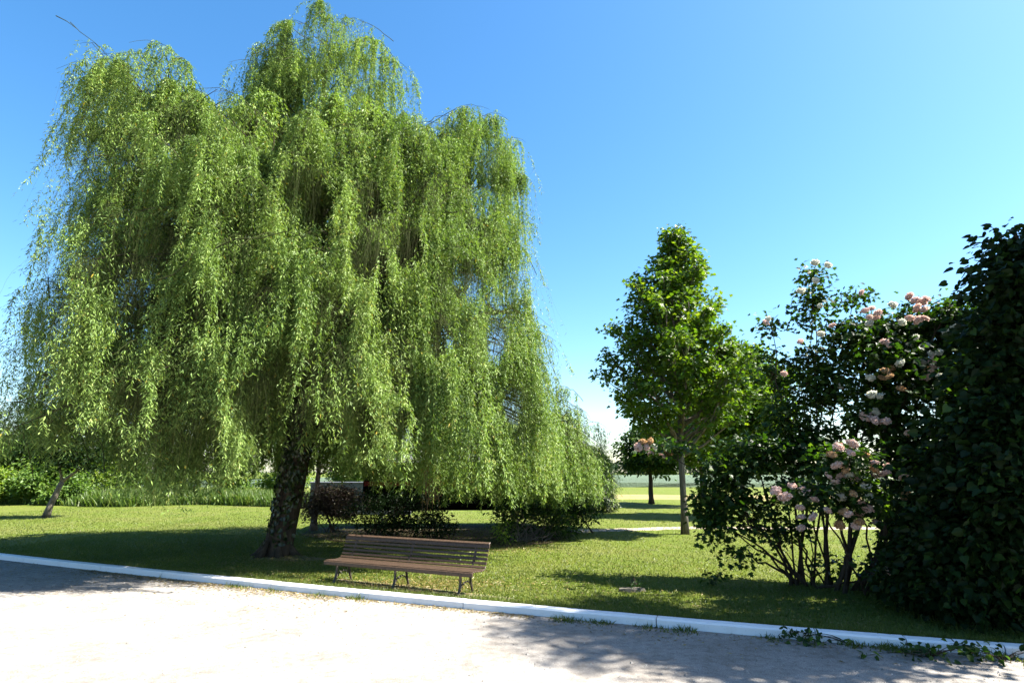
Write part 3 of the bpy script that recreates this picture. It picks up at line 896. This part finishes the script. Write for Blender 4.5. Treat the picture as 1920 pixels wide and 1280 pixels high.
# small leaning tree at the far left
b = ground(85, 970)
root = thing('leaning_tree', 'small leaning tree with forked trunk on the far left lawn', 'tree', b)
mb = MB()
P = [b + np.array([0, 0, -.05]), b + np.array([.12, 0, .5]), b + np.array([.35, 0, 1.2]), b + np.array([.5, 0, 1.6])]
mb.tube(P, [.17, .13, .11, .1], 10, rough=.05)
mb.tube([P[3], b + np.array([1.0, .1, 2.05]), b + np.array([1.7, .2, 2.9])], [.08, .06, .03], 7)
mb.tube([P[3], b + np.array([.35, -.1, 2.3]), b + np.array([.1, -.2, 3.2])], [.07, .05, .03], 7)
mb.build('trunk', M_BARKG, root, b, smooth=True)
mb = MB()
C = np.concatenate([ell(60, b + np.array([1.2, 0, 3.0]), (1.3, 1.2, .9)), ell(50, b + np.array([-.2, 0, 3.3]), (1.3, 1.2, 1.0))])
clump_leaves(mb, C, 32, .25, T_BROAD, .2, .12, vm=.4)
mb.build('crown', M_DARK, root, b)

# ------------------------------------------------------------------ flowering viburnums and dark broadleaf tree at right
def px_blob(u, v, Y, ru, rv, n, dy=None):
    c = at(u, v, Y); dep = Y * CP + (c[2] - CH) * SP
    rx = ru / F * dep; rz = rv / F * dep
    return (c, (rx, dy if dy else max(.35, .8 * rx), rz), n)


SA = ground(1520, 1098)
Y = SA[1]
shA = shrub('viburnum_shrub', 'tall open snowball shrub with many bare stems, left of the pink blooms', 'shrub', SA,
            [px_blob(1335, 940, Y + .3, 28, 50, 40), px_blob(1370, 890, Y, 50, 55, 60), px_blob(1430, 850, Y, 60, 45, 50), px_blob(1340, 985, Y, 16, 25, 12), px_blob(1400, 960, Y - .2, 40, 40, 30), px_blob(1385, 1040, Y - .3, 25, 18, 7),
             px_blob(1480, 760, Y + .3, 60, 60, 46), px_blob(1450, 690, Y + .6, 36, 45, 20), px_blob(1530, 690, Y + .3, 45, 60, 42), px_blob(1525, 580, Y + .3, 26, 50, 26), px_blob(1525, 515, Y + .3, 14, 18, 9),
             px_blob(1595, 560, Y + .4, 30, 12, 9), px_blob(1580, 640, Y + .3, 40, 45, 26), px_blob(1545, 840, Y, 50, 60, 50), px_blob(1250, 840, Y + 1.0, 50, 12, 18), px_blob(1440, 615, Y + .5, 16, 10, 6), px_blob(1480, 920, Y, 50, 36, 30), px_blob(1560, 1060, Y, 40, 20, 7), px_blob(1500, 840, Y, 60, 50, 44), px_blob(1560, 730, Y + .2, 50, 50, 40), px_blob(1470, 990, Y, 40, 30, 16)],
            T_MAPLE, .105, .10, M_VIB, M_STEM, per=20, cr=.14, stem_r=.021, nst=1, spread=.2, bend=.12)
SB = ground(1625, 1108)
Yb = SB[1]
shB = shrub('viburnum_shrub', 'dense snowball shrub laden with pink and white blooms in front of the dark tree', 'shrub', SB,
            [px_blob(1640, 640, Yb + .4, 65, 55, 80), px_blob(1720, 620, Yb + .4, 65, 55, 90), px_blob(1690, 720, Yb, 90, 60, 110), px_blob(1780, 720, Yb, 60, 80, 90), px_blob(1640, 780, Yb, 50, 50, 50), px_blob(1590, 870, Yb - 1.1, 50, 35, 36),
             px_blob(1720, 840, Yb, 80, 60, 110), px_blob(1610, 940, Yb - 1.1, 55, 40, 40), px_blob(1520, 925, Yb - 1.1, 45, 22, 16), px_blob(1710, 940, Yb, 60, 60, 90), px_blob(1750, 1030, Yb, 80, 50, 90), px_blob(1790, 900, Yb, 80, 80, 110), px_blob(1820, 640, Yb, 55, 55, 80), px_blob(1785, 590, Yb - .2, 40, 30, 34), px_blob(1740, 940, Yb - .8, 50, 50, 60), px_blob(1690, 1080, Yb - .6, 50, 36, 44), px_blob(1840, 740, Yb, 60, 60, 80), px_blob(1700, 1060, Yb, 60, 40, 60), px_blob(1800, 1070, Yb - .2, 80, 50, 90), px_blob(1660, 680, Yb, 70, 50, 60)],
            T_MAPLE, .105, .10, M_VIB, M_STEM, per=20, cr=.15, stem_r=.034, nst=1, spread=.35, bend=.12)

# blooms: globes of small petals
M_BLW = leaf_mat('white_petal', [(0, (.60, .62, .44)), (.5, (.78, .77, .68)), (1, (.84, .83, .78))], .4, (1, 1, .95), .6, .1)
M_BLP = leaf_mat('pink_petal', [(0, (.62, .36, .29)), (.5, (.83, .61, .53)), (1, (.88, .78, .70))], .4, (1, .92, .88), .6, .1)
M_BLT = leaf_mat('faded_petal', [(0, (.40, .22, .10)), (.5, (.56, .37, .20)), (1, (.64, .50, .32))], .4, (1, .9, .7), .6, .1)


def bloom(m, seed):
    mb = MB(); n = 190
    d = rdir(n); d[:, 2] *= .8
    r = .082 * rng.uniform(.8, 1.12, n)
    P = d * r[:, None]; a = rdir(n)
    leaves(mb, T_BROAD, P - d * .02, nrm(np.cross(d, a) + d * rng.uniform(.1, 1.2, (n, 1))), nrm(d + .6 * rdir(n)), rng.uniform(.028, .045, n), rng.uniform(.024, .038, n), rng.random(n))
    # knobbly core
    m2 = []; fs = []
    for i in range(7):
        for j in range(10):
            th, ph = math.pi * (i + .5) / 7, 2 * math.pi * j / 10
            rr = .066 * rng.uniform(.85, 1.1); m2.append((rr * math.sin(th) * math.cos(ph), rr * math.sin(th) * math.sin(ph), rr * math.cos(th)))
    for i in range(6):
        for j in range(10): fs.append((i * 10 + j, (i + 1) * 10 + j, (i + 1) * 10 + (j + 1) % 10, i * 10 + (j + 1) % 10))
    mb.add(m2, fs, .3)
    o = mb.build('flower_head', m)
    return o


PROTO = {k: [bloom(m_, i) for i in range(3)] for k, m_ in (('w', M_BLW), ('p', M_BLP), ('t', M_BLT))}
BLOOMS = []
wA = [(1529, 526), (1539, 626), (1538, 573), (1553, 497), (1528, 492), (1440, 598), (1576, 724), (1502, 545)]
wB = [(1674, 571), (1630, 606), (1692, 604), (1704, 647), (1632, 708), (1635, 739), (1650, 742), (1642, 771), (1736, 647), (1746, 663), (1761, 660), (1727, 679), (1688, 680), (1716, 694), (1717, 632), (1773, 622), (1788, 611), (1761, 704), (1709, 725), (1576, 931), (1624, 910), (1629, 932), (1593, 888), (1801, 623)]
pB = [(1622, 582), (1634, 578), (1646, 586), (1630, 594), (1642, 596), (1705, 555), (1715, 562), (1728, 566), (1738, 560), (1720, 577), (1732, 580), (1706, 596), (1722, 600), (1735, 596), (1658, 640), (1668, 646), (1748, 675), (1753, 686), (1745, 697), (1736, 708), (1728, 716),
      (1620, 781), (1630, 784), (1641, 787), (1652, 790), (1662, 789), (1634, 776), (1783, 677), (1702, 811), (1572, 838), (1598, 831), (1595, 848), (1569, 872), (1553, 891), (1577, 893), (1567, 903), (1603, 896), (1646, 889), (1660, 886), (1638, 867), (1665, 874),
      (1694, 894), (1454, 919), (1471, 931), (1485, 910), (1507, 920), (1526, 936), (1500, 951), (1524, 968), (1502, 968), (1552, 956), (1502, 989), (1612, 943), (1627, 953), (1610, 962), (1590, 963), (1605, 986), (1645, 980), (1701, 920), (1680, 1077), (1668, 1070), (1840, 699), (1828, 694), (1832, 708)]
tB = [(1660, 695), (1668, 705), (1655, 708), (1672, 690), (1622, 853), (1574, 984), (1612, 978), (1698, 929), (1729, 968), (1580, 958), (1600, 925), (1560, 852), (1640, 880), (1585, 880), (1740, 690), (1690, 728)]
pA = [(1197, 838), (1213, 838), (1220, 850), (1242, 854), (1560, 610), (1500, 640), (1470, 700), (1615, 548), (1436, 604)]
tA = [(1206, 828), (1219, 827), (1255, 848)]
wA += [(1229, 838)]


def put(kind, px, root, base, Y0):
    for u, v in px:
        Yv = Y0
        if u < 1300: Yv = SA[1] + .9
        elif v > 820: Yv = Yb - 1.35 + rng.uniform(-.12, .2)
        else: Yv = Y0 - .5 + rng.uniform(-.2, .3)
        q = at(u, v, Yv)
        pr = PROTO[kind][rng.integers(0, 3)]
        o = pr.copy(); COL.objects.link(o); o.parent = root
        o.location = q - np.asarray(base)
        s_ = rng.uniform(.72, 1.0) if kind == 'w' else rng.uniform(.75, 1.12)
        o.scale = (s_ * rng.uniform(.9, 1.15), s_ * rng.uniform(.9, 1.1), s_ * (rng.uniform(.8, 1) if kind == 'w' else rng.uniform(.5, .8))); o.rotation_euler = (rng.normal(0, .5), rng.normal(0, .5), rng.uniform(0, 6))


put('w', wA, shA, SA, SA[1] + .1); put('p', pA, shA, SA, SA[1] + .1); put('t', tA, shA, SA, SA[1])
put('w', wB, shB, SB, Yb); put('p', pB, shB, SB, Yb); put('t', tB, shB, SB, Yb)
for k in PROTO:
    for o in PROTO[k]: bpy.data.objects.remove(o)

# dark large-leaved tree leaning in from the right
SC = np.array([9.2, 9.0, LAWN])
Yc = 8.3
B_ = [(1890, 480, 0, 30, 34, 34), (1878, 560, 0, 42, 40, 46), (1920, 600, 0, 45, 60, 66), (1885, 670, .3, 52, 60, 74), (1915, 760, 0, 60, 70, 84), (1862, 800, .2, 55, 70, 74), (1818, 528, .1, 24, 10, 8), (1800, 690, .3, 34, 26, 18), (1846, 452, 0, 13, 8, 5), (1800, 610, .2, 22, 18, 10), (1790, 790, .3, 34, 30, 20),
      (1890, 900, 0, 70, 80, 104), (1820, 920, .3, 60, 70, 74), (1890, 1020, .2, 80, 70, 110), (1800, 1040, .5, 75, 60, 84), (1890, 1105, .5, 80, 45, 90), (1780, 1105, .7, 75, 40, 64), (1735, 1000, .9, 45, 60, 44), (1725, 1100, .9, 50, 40, 40), (1760, 880, .8, 40, 50, 36),
      (2010, 520, 0, 70, 70, 80), (2000, 650, 0, 80, 90, 100), (2000, 800, 0, 90, 90, 90), (2000, 950, 0, 90, 90, 90), (2000, 1080, .2, 90, 80, 80)]
blobs = [px_blob(u + (48 if u < 1950 and v < 870 else 22 if u < 1950 else 0), v, Yc + dY, ru, rv, n, max(.3, min(.75, ru * .014))) for u, v, dY, ru, rv, n in B_]
blobs += [px_blob(2150, 420, Yc, 100, 110, 110), px_blob(2130, 620, Yc, 110, 120, 100), px_blob(2150, 850, Yc, 110, 120, 70), px_blob(2280, 500, Yc, 120, 160, 90), px_blob(2280, 760, Yc, 120, 150, 60),
         (np.array([9.9, 7.5, 7.0]), (1.0, 1.1, 1.0), 70), (np.array([12.4, 7.7, 12.0]), (1.2, 1.2, .9), 70), (np.array([11.6, 7.4, 11.0]), (1.2, 1.0, .9), 70), (np.array([10.5, 6.9, 9.4]), (1.2, 1.0, .8), 60), (np.array([13.4, 8.0, 13.2]), (1.3, 1.3, .8), 60), (np.array([11.0, 7.6, 8.8]), (1.3, 1.0, 1.1), 60), (np.array([12.9, 9.2, 14.0]), (1.1, .9, .8), 50), (np.array([13.7, 8.3, 15.7]), (1.2, 1.0, .7), 50), (np.array([13.0, 7.4, 14.6]), (1.1, .8, .7), 40)]
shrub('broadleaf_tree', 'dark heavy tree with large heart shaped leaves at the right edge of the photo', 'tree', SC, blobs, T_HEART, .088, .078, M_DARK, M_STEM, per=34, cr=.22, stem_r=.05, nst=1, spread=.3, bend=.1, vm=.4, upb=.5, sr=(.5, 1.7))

# ------------------------------------------------------------------ shrubs round the wagon
def simple_blob(u, v, Y, ru, rv, n): return px_blob(u, v, Y, ru, rv, n)
b = ground(625, 998); Y = b[1]
shrub('purple_shrub', 'rounded purple leaved shrub with dusty pale top right of the willow trunk', 'shrub', b, [px_blob(598, 945, Y, 40, 34, 70), px_blob(642, 942, Y, 40, 34, 70), px_blob(622, 924, Y, 46, 14, 60)], T_BROAD, .085, .05, M_PURP, M_STEM, per=40, cr=.12, stem_r=.018, nst=4, spread=.15, vm=.45, bend=.05)
b = ground(700, 1006); Y = b[1]
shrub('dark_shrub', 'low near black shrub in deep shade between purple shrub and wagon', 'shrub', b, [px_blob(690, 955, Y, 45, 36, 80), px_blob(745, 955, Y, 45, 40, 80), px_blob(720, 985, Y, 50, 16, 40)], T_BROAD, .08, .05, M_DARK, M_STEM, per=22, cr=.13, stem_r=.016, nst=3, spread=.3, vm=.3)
b = ground(820, 1010); Y = b[1]
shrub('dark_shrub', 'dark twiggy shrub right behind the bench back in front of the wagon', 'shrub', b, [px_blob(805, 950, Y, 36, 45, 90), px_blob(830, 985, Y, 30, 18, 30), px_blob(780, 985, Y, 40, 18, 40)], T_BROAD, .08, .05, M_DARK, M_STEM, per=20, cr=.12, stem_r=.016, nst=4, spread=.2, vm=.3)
b = ground(985, 1014); Y = b[1]
shrub('twiggy_shrub', 'shrub with bare slanting twigs and green sprigs under the right willow curtain', 'shrub', b, [px_blob(950, 965, Y, 30, 40, 40), px_blob(1000, 955, Y + .6, 50, 45, 80), px_blob(1040, 960, Y + .8, 40, 40, 60), px_blob(1050, 985, Y + .3, 30, 25, 30)], T_BROAD, .11, .06, M_VIB, M_BARKG, per=16, cr=.14, stem_r=.014, nst=9, spread=.35, vm=.45, bend=.05)
b = ground(940, 1022); Y = b[1]
shrub('leafy_sapling', 'bright green leafy sprig at the right end of the bench', 'plant', b, [px_blob(940, 990, Y, 10, 24, 14), px_blob(944, 1010, Y, 12, 8, 6)], T_BROAD, .10, .05, M_HEDGE, M_STEM, per=9, cr=.09, stem_r=.008, nst=2, spread=.05)
b = ground(1075, 998); Y = b[1]
shrub('dark_shrub', 'broad dark green bush beneath the rightmost willow curtain beside the path', 'shrub', b, [px_blob(1060, 930, Y, 60, 55, 120), px_blob(1080, 960, Y, 40, 35, 60), px_blob(1020, 920, Y, 50, 50, 80)], T_BROAD, .10, .06, M_VIB, M_STEM, per=24, cr=.16, stem_r=.02, nst=3, spread=.4, vm=.35)
# drooping golden conifer
b = ground(1108, 959); Y = b[1]
root = thing('conifer', 'drooping golden green conifer bush just right of the willow on the lawn', 'shrub', b)
mb = MB(); mb.tube([b, b + np.array([0, 0, 1.6]), b + np.array([0, 0, 3.1])], [.1, .07, .02], 8); mb.build('trunk', M_STEM, root, b)
mb = MB(); n = 620
z = 3.3 * rng.random(n) ** 1.1; a = rng.uniform(0, 6.28, n); rr = (1.3 * np.sqrt(1 - (z / 3.5) ** 2)) * rng.uniform(.55, 1.08, n)
C = b + np.stack([rr * np.cos(a), rr * np.sin(a), z + .08], 1)
per = 26; c = np.repeat(C, per, 0); o_ = np.repeat(np.stack([np.cos(a), np.sin(a), 0 * a], 1), per, 0)
P = c + rng.normal(0, .08, c.shape)
leaves(mb, T_WILLOW, P, o_ * .7 + np.array([0, 0, -.7]) + .5 * rdir(len(P)), nrm(o_ + .6 * rdir(len(P)) + np.array([0, 0, .5])), rng.uniform(.1, .22, len(P)), .06, np.clip(np.repeat(rng.normal(.5, .2, n), per) + rng.normal(0, .15, len(P)), 0, 1))
mb.build('foliage', M_CON, root, b)
# small tree behind the purple shrub
b = ground(588, 994)
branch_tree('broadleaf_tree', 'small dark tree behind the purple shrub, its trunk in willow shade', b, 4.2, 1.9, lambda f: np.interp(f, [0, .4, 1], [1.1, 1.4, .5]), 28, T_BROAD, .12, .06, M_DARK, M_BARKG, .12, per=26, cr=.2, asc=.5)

# ------------------------------------------------------------------ old wagon behind the shrubs
WY = 22.4
xa, xb = at(676, 960, WY)[0], at(1040, 960, WY)[0]
Lw = xb - xa
wagon = thing('rail_wagon', 'old black wagon with red stripe and pale roof parked behind the shrubs', 'wagon', ((xa + xb) / 2, WY + 1.2, LAWN), R(3))
M_BLACK = plain('wagon_black', (.012, .011, .011), .9, .05, .3, 12)
M_RED = plain('wagon_red', (.32, .016, .016), .6, .4, .2, 10)
M_ROOF = plain('wagon_roof', (.55, .56, .57), .5, .3, .12, 5)
M_GREYP = plain('grey_paint', (.22, .20, .20), .7, .2, .15, 8)
mb = MB(); mb.box((0, 0, 1.62), (Lw, 2.3, 1.55), bev=.03)
for i in range(14): mb.box((-Lw / 2 + (i + .5) * Lw / 14, -1.165, 1.5), (.035, .03, 1.2))
body = mb.build('body', M_BLACK, wagon)
mb = MB(); mb.box((0, -1.19, 1.62), (Lw * .985, .022, .16), bev=.004); mb.build('stripe', M_RED, body)
mb = MB()
ang = np.linspace(0, math.pi, 13); V = []
for sx in (-1, 1):
    for a_ in ang: V.append((sx * (Lw / 2 + .12), -1.3 * math.cos(a_), 2.40 + .34 * math.sin(a_)))
mb.add(V, [(i, i + 1, 13 + i + 1, 13 + i) for i in range(12)] + [tuple(range(13))[::-1], tuple(range(13, 26)), (0, 13, 25, 12)])
mb.build('roof', M_ROOF, wagon)
mb = MB()
for y_ in (-.75, .75): mb.box((0, y_, .74), (Lw, .12, .2), bev=.01)
for x_ in (-Lw / 2 + .1, 0, Lw / 2 - .1): mb.box((x_, 0, .742), (.14, 1.37, .16), bev=.01)
mb.build('chassis', M_BLACK, wagon)
for x_ in (-Lw / 2 + 1.1, Lw / 2 - 1.5):
    mb = MB(); mb.cyl((x_, 0, .44), (0, 1, 0), .06, 1.7, 12); mb.build('axle', M_BLACK, wagon)
    for y_ in (-.9, .9):
        mb = MB()
        a_ = np.linspace(0, 2 * math.pi, 29)[:-1]
        for r_, t_ in ((.42, .034), (.40, .03)):
            pts = np.stack([x_ + r_ * np.cos(np.append(a_, a_[0])), np.full(29, y_ + (0 if r_ > .41 else .04)), .45 + r_ * np.sin(np.append(a_, a_[0]))], 1); mb.tube(pts, t_, 8)
        for k in range(8): mb.tube([(x_, y_, .45), (x_ + .4 * math.cos(k * math.pi / 4), y_, .45 + .4 * math.sin(k * math.pi / 4))], .02, 6)
        mb.cyl((x_, y_, .45), (0, 1, 0), .08, .16, 14)
        mb.build('wheel', M_BLACK, wagon, smooth=True)
for x_, z_ in ((Lw / 2 - 2.3, 1.36), (Lw / 2 - 3.2, 1.4), (Lw / 2 - 3.6, 1.4)):
    mb = MB(); mb.box((x_, -1.19, z_), (.09, .02, .22), bev=.004); mb.build('plate', M_GREYP, wagon)
mb = MB(); mb.cyl((Lw / 2 - 2.22, -1.24, 1.56), (0, 1, 0), .085, .10, 16); mb.build('lamp', M_RED, wagon)
# low grey wall further back
gw = at(640, 912, 30)
mb = MB(); mb.box((0, 0, .75), (5.0, .22, 1.5), bev=.02); mb.box((0, 0, 1.535), (5.1, .32, .07), bev=.02)
o = mb.build('garden_wall', plain('render_grey', (.15, .16, .19), .9, .1, .1, 2)); o.location = (gw[0] + 1.0, 30, LAWN)
tag(o, 'low pale grey wall glimpsed behind the purple shrub', 'wall')

# ------------------------------------------------------------------ bench
pl, pr = ground(628, 1094), ground(861, 1119)
mid = (pl + pr) / 2; d = pr - pl; BL = np.linalg.norm(d[:2])
bench = thing('park_bench', 'long brown slatted park bench with three curved iron supports by the kerb', 'bench', mid, math.atan2(d[1], d[0]))
LEN = BL * 1.20
bench.scale = (1, 1, .9)


def slats(mb, prof, w_, t_, ln):
    for (y, z, an) in prof:
        c, s_ = math.cos(an), math.sin(an)
        mb.box((0, y, z), (ln * rng.uniform(.997, 1.003), w_, t_), M=[[1, 0, 0], [0, c, -s_], [0, s_, c]], bev=.006)


mb = MB()
mb.box((0, -.03, .405), (LEN, .035, .075), bev=.008)
slats(mb, [(.015, .446, .05), (.085, .446, -.06), (.155, .440, -.1), (.225, .434, -.08), (.295, .431, .0), (.36, .437, .25)], .052, .024, LEN)
mb.build('seat', M_WOOD, bench)
mb = MB()
slats(mb, [(.415, .475, .85), (.452, .54, 1.15), (.48, .615, 1.25), (.505, .69, 1.28), (.53, .765, 1.3)], .05, .024, LEN)
slats(mb, [(.553, .842, 1.32)], .075, .026, LEN)
slats(mb, [(.575, .892, .45)], .07, .026, LEN)
mb.build('backrest', M_WOOD, bench)


def flatbar(mb, pts, wd=.045, th=.024, n=16):
    pts = np.array(pts); t = np.linspace(0, 1, len(pts)); tt = np.linspace(0, 1, n)
    # Catmull-ish smoothing
    q = np.stack([np.interp(tt, t, pts[:, k]) for k in range(3)], 1)
    for _ in range(2): q[1:-1] = (q[:-2] + 2 * q[1:-1] + q[2:]) / 4
    mb.tube(q, np.linspace(th, th * .85, n), 8)
    return q


for x_ in (-BL / 2, 0, BL / 2):
    mb = MB(); flatbar(mb, [(x_, .0, .43), (x_, .035, .34), (x_, .03, .22), (x_, 0, .12), (x_, -.05, .0)], th=.025); mb.build('leg', M_IRON, bench, smooth=True)
    mb = MB(); flatbar(mb, [(x_, .33, .43), (x_, .345, .34), (x_, .375, .22), (x_, .41, .1), (x_, .45, .0)], th=.023); mb.build('leg', M_IRON, bench, smooth=True)
    mb = MB(); q = flatbar(mb, [(x_, .005, .10), (x_, .05, .175), (x_, .12, .225), (x_, .22, .245), (x_, .32, .215), (x_, .385, .14), (x_, .42, .06)], th=.014)
    for i in (1, 3, 5):   # leaf scallops on the front half of the arch
        mb.tube([q[i], q[i] + np.array([0, .035, .0]) + np.array([0, 0, -.045])], [.02, .004], 6)
    mb.build('stretcher', M_IRON, bench, smooth=True)
    mb = MB(); flatbar(mb, [(x_, .0, .416), (x_, .17, .405), (x_, .33, .405), (x_, .405, .44), (x_, .45, .52), (x_, .52, .69), (x_, .585, .88)], th=.018, n=20)
    mb.tube([(x_, .46, .53), (x_, .585, .88)], [.026, .024], 8)
    mb.build('back_support', M_IRON, bench, smooth=True)

# ------------------------------------------------------------------ small things on the ground
b = ground(1182, 1108)
mb = MB(); n = 9
a_ = np.linspace(0, 6.28, n + 1)[:-1]; rx = .26 * rng.uniform(.85, 1.1, n); ry = .12 * rng.uniform(.85, 1.1, n)
V = [(b[0] + rx[i] * math.cos(a_[i]), b[1] + ry[i] * math.sin(a_[i]), LAWN - .01) for i in range(n)] + [(b[0] + .9 * rx[i] * math.cos(a_[i]), b[1] + .9 * ry[i] * math.sin(a_[i]), LAWN + .05 + rng.normal(0, .006)) for i in range(n)]
mb.add(V, [(i, (i + 1) % n, n + (i + 1) % n, n + i) for i in range(n)] + [tuple(range(n, 2 * n))])
tag(mb.build('flat_stone', plain('stone', (.12, .11, .09), .95, .05)), 'flat grey stone lying in the shaded grass left of the flowering shrubs', 'stone')
b = ground(1186, 1104)
shrub('weed', 'small weed growing beside the flat stone on the lawn', 'plant', b, [px_blob(1186, 1093, b[1], 10, 8, 6)], T_BROAD, .07, .04, M_VIB, M_STEM, per=8, cr=.05, stem_r=.006, nst=3, spread=.03)
b = ground(1335, 1098)
shrub('leafy_shoot', 'lone drooping leafy shoot low on the lawn, left of the shrub stems', 'plant', b, [px_blob(1328, 1085, b[1], 8, 5, 4), px_blob(1345, 1080, b[1], 10, 5, 4)], T_BROAD, .09, .06, M_VIB, M_STEM, per=7, cr=.05, stem_r=.006, nst=2, spread=.03)
# creeping ivy over the kerb at right
for k, (u, v, nn_, lab) in enumerate([(1745, 1232, 14, 'largest dark ivy patch trailing over the white kerb near the right edge'), (1880, 1238, 9, 'small ivy sprig in front of the kerb at the far right corner'), (1590, 1206, 7, 'tiny ivy sprig at the kerb foot below the flowering shrub'), (1500, 1200, 6, 'tiny weed at the kerb foot where its shadow side begins')]):
    b = ground(u, v, 0)
    root = thing('ivy_plant', lab, 'plant', b)
    st = MB(); fo = MB()
    C = []
    for j in range(nn_):
        e = b + np.array([rng.normal(0, .28), rng.normal(-.02, .10), rng.uniform(.02, .16)])
        st.tube(bez(b, (b + e) / 2 + np.array([0, 0, .08]), e, 5), [.005, .005, .004, .003, .002], 4); C.append(e)
    clump_leaves(fo, np.array(C), 7, .05, T_HEART, .065, .06, vm=.5)
    st.build('stems', M_STEM, root, b); fo.build('foliage', M_VIB, root, b)
# weeds along the foot of the kerb
mb = MB(); n = 5200
u = rng.uniform(300, 1900, n); vv = np.interp(u, [q[0] for q in KPX], [q[1] for q in KPX]); g = np.array([ground(a, q, 0) for a, q in zip(u, vv)])
dens = np.clip((np.sin(u * .031) + np.sin(u * .0117 + 1) + np.sin(u * .083 + 2)) * .4 + np.interp(u, [300, 450, 700, 1200, 1900], [.1, 0, -.3, .1, .25]), 0, 1)
keep = rng.random(n) < dens; g = g[keep]; n = len(g)
P = np.stack([g[:, 0] + rng.normal(0, .03, n), g[:, 1] - .02 - np.abs(rng.normal(0, .12, n)), np.zeros(n)], 1)
leaves(mb, T_BLADE, P, np.stack([rng.normal(0, .7, n), rng.normal(0, .7, n), np.ones(n)], 1), rdir(n), rng.uniform(.03, .10, n), rng.uniform(.008, .02, n), rng.random(n) * .85)
tag(mb.build('kerb_weeds', M_GRASS), 'sparse weeds and moss along the foot of the kerb', 'weeds', kind='stuff')

# ------------------------------------------------------------------ left background: hedge, tall grass, brush pile
mb = MB(); n = 42000
u = rng.uniform(-250, 700, n); Yg = rng.uniform(37.5, 46, n) + 1.2 * np.sin(u * .02)
x = (u - 960) / F * Yg
hh = np.interp(u, [-250, 130, 200, 300, 520, 700], [.35, .4, .9, 1.0, .8, .5]) * rng.uniform(.5, 1.2, n)
leaves(mb, T_BLADE, np.stack([x, Yg, np.full(n, LAWN)], 1), np.stack([rng.normal(0, .3, n), rng.normal(0, .3, n), np.ones(n)], 1), rdir(n), hh, .07, np.clip(rng.normal(.5, .22, n), 0, 1))
tag(mb.build('tall_grass', M_TGRASS), 'bank of tall unmown grass behind the left lawn', 'tall grass', kind='stuff')
HG = [(-190, 41, 3.4, 2.6, 0, 'bushy pale green hedge shrub beyond the left edge of the lawn'), (-90, 42, 4.2, 2.4, 1, 'dark hedge tree beyond the left edge of the lawn'), (-10, 42, 3.9, 2.2, 0, 'leafy green hedge shrub at the very left edge of the photo'),
      (60, 43, 4.4, 2.2, 1, 'darker hedge tree directly behind the leaning tree'), (30, 39, 1.9, 1.5, 0, 'low yellow green bush left of the leaning tree trunk'), (95, 39.5, 1.9, 1.4, 1, 'low rounded bush right behind the leaning trunk'),
      (140, 41, 3.2, 1.6, 0, 'bright hedge shrub right of the leaning tree'), (190, 44, 5.0, 2.0, 0, 'tall lime green hedge tree glimpsed in the gap of willow curtain'), (150, 39, 1.7, 1.1, 1, 'small dark bush between leaning tree and brush pile'),
      (260, 47, 4.4, 2.2, 1, 'dark hedge tree hidden behind the low left willow curtain'), (350, 49, 4.4, 2.4, 1, 'broad hedge tree behind the middle of the left willow curtain'), (450, 50, 4.2, 2.4, 1, 'hedge tree behind and just left of the willow trunk'), (550, 52, 4.4, 2.4, 0, 'hedge tree behind and just right of the willow trunk'), (660, 54, 4.2, 2.6, 1, 'hedge tree far behind the purple shrub')]
for u, Yg, hgt, wd, kd_, lab in HG:
    if u < 230: hgt *= 1.22
    b = np.array([(u - 960) / F * Yg, Yg, LAWN])
    bl = [(b + np.array([rng.normal(0, wd * .3), rng.normal(0, .4), hgt * fz]), (wd * rng.uniform(.55, .8), wd * .6, hgt * .27), int(38 * wd)) for fz in (.25, .45, .62, .76)]
    shrub('hedge_shrub', lab, 'shrub', b, bl, T_BROAD, .2, .13, M_HEDGE2 if kd_ else M_HEDGE, M_STEM, per=26, cr=.26, stem_r=.05, nst=1, spread=.3, twigs=False, group='hedge behind the left lawn')
b = ground(195, 942); b[1] -= .6
root = thing('brush_pile', 'grey heap of dead branches at the foot of the left hedge', 'brush pile', b)
mb = MB()
for k in range(120):
    c = b + np.array([rng.normal(0, .8), rng.normal(0, .35), abs(rng.normal(.2, .16))]); d_ = rdir(1)[0] * np.array([.8, .4, .2])
    mb.tube([c - d_ * .7, c + rng.normal(0, .05, 3), c + d_ * .7], [.022, .018, .008], 4)
mb.build('branches', plain('dead_wood', (.28, .22, .17), .9), root, b)

# far wood behind the cereal field
mb = MB()
C = []
for k in range(260):
    x_ = rng.uniform(-120, 700); y_ = rng.uniform(395, 430); h_ = rng.uniform(5.5, 9.5)
    C.append(np.array([x_, y_, 0]) + rng.normal(0, 1, (26, 3)) * np.array([3.4, 3, 0]) + np.stack([np.zeros(26), np.zeros(26), h_ * rng.random(26) ** .7 + .4], 1))
C = np.concatenate(C)
clump_leaves(mb, C, 14, .9, T_BROAD, 1.3, 1.0, vm=.45)
tag(mb.build('far_wood', M_FAR), 'distant wooded edge along the horizon beyond the field', 'wood', kind='stuff')
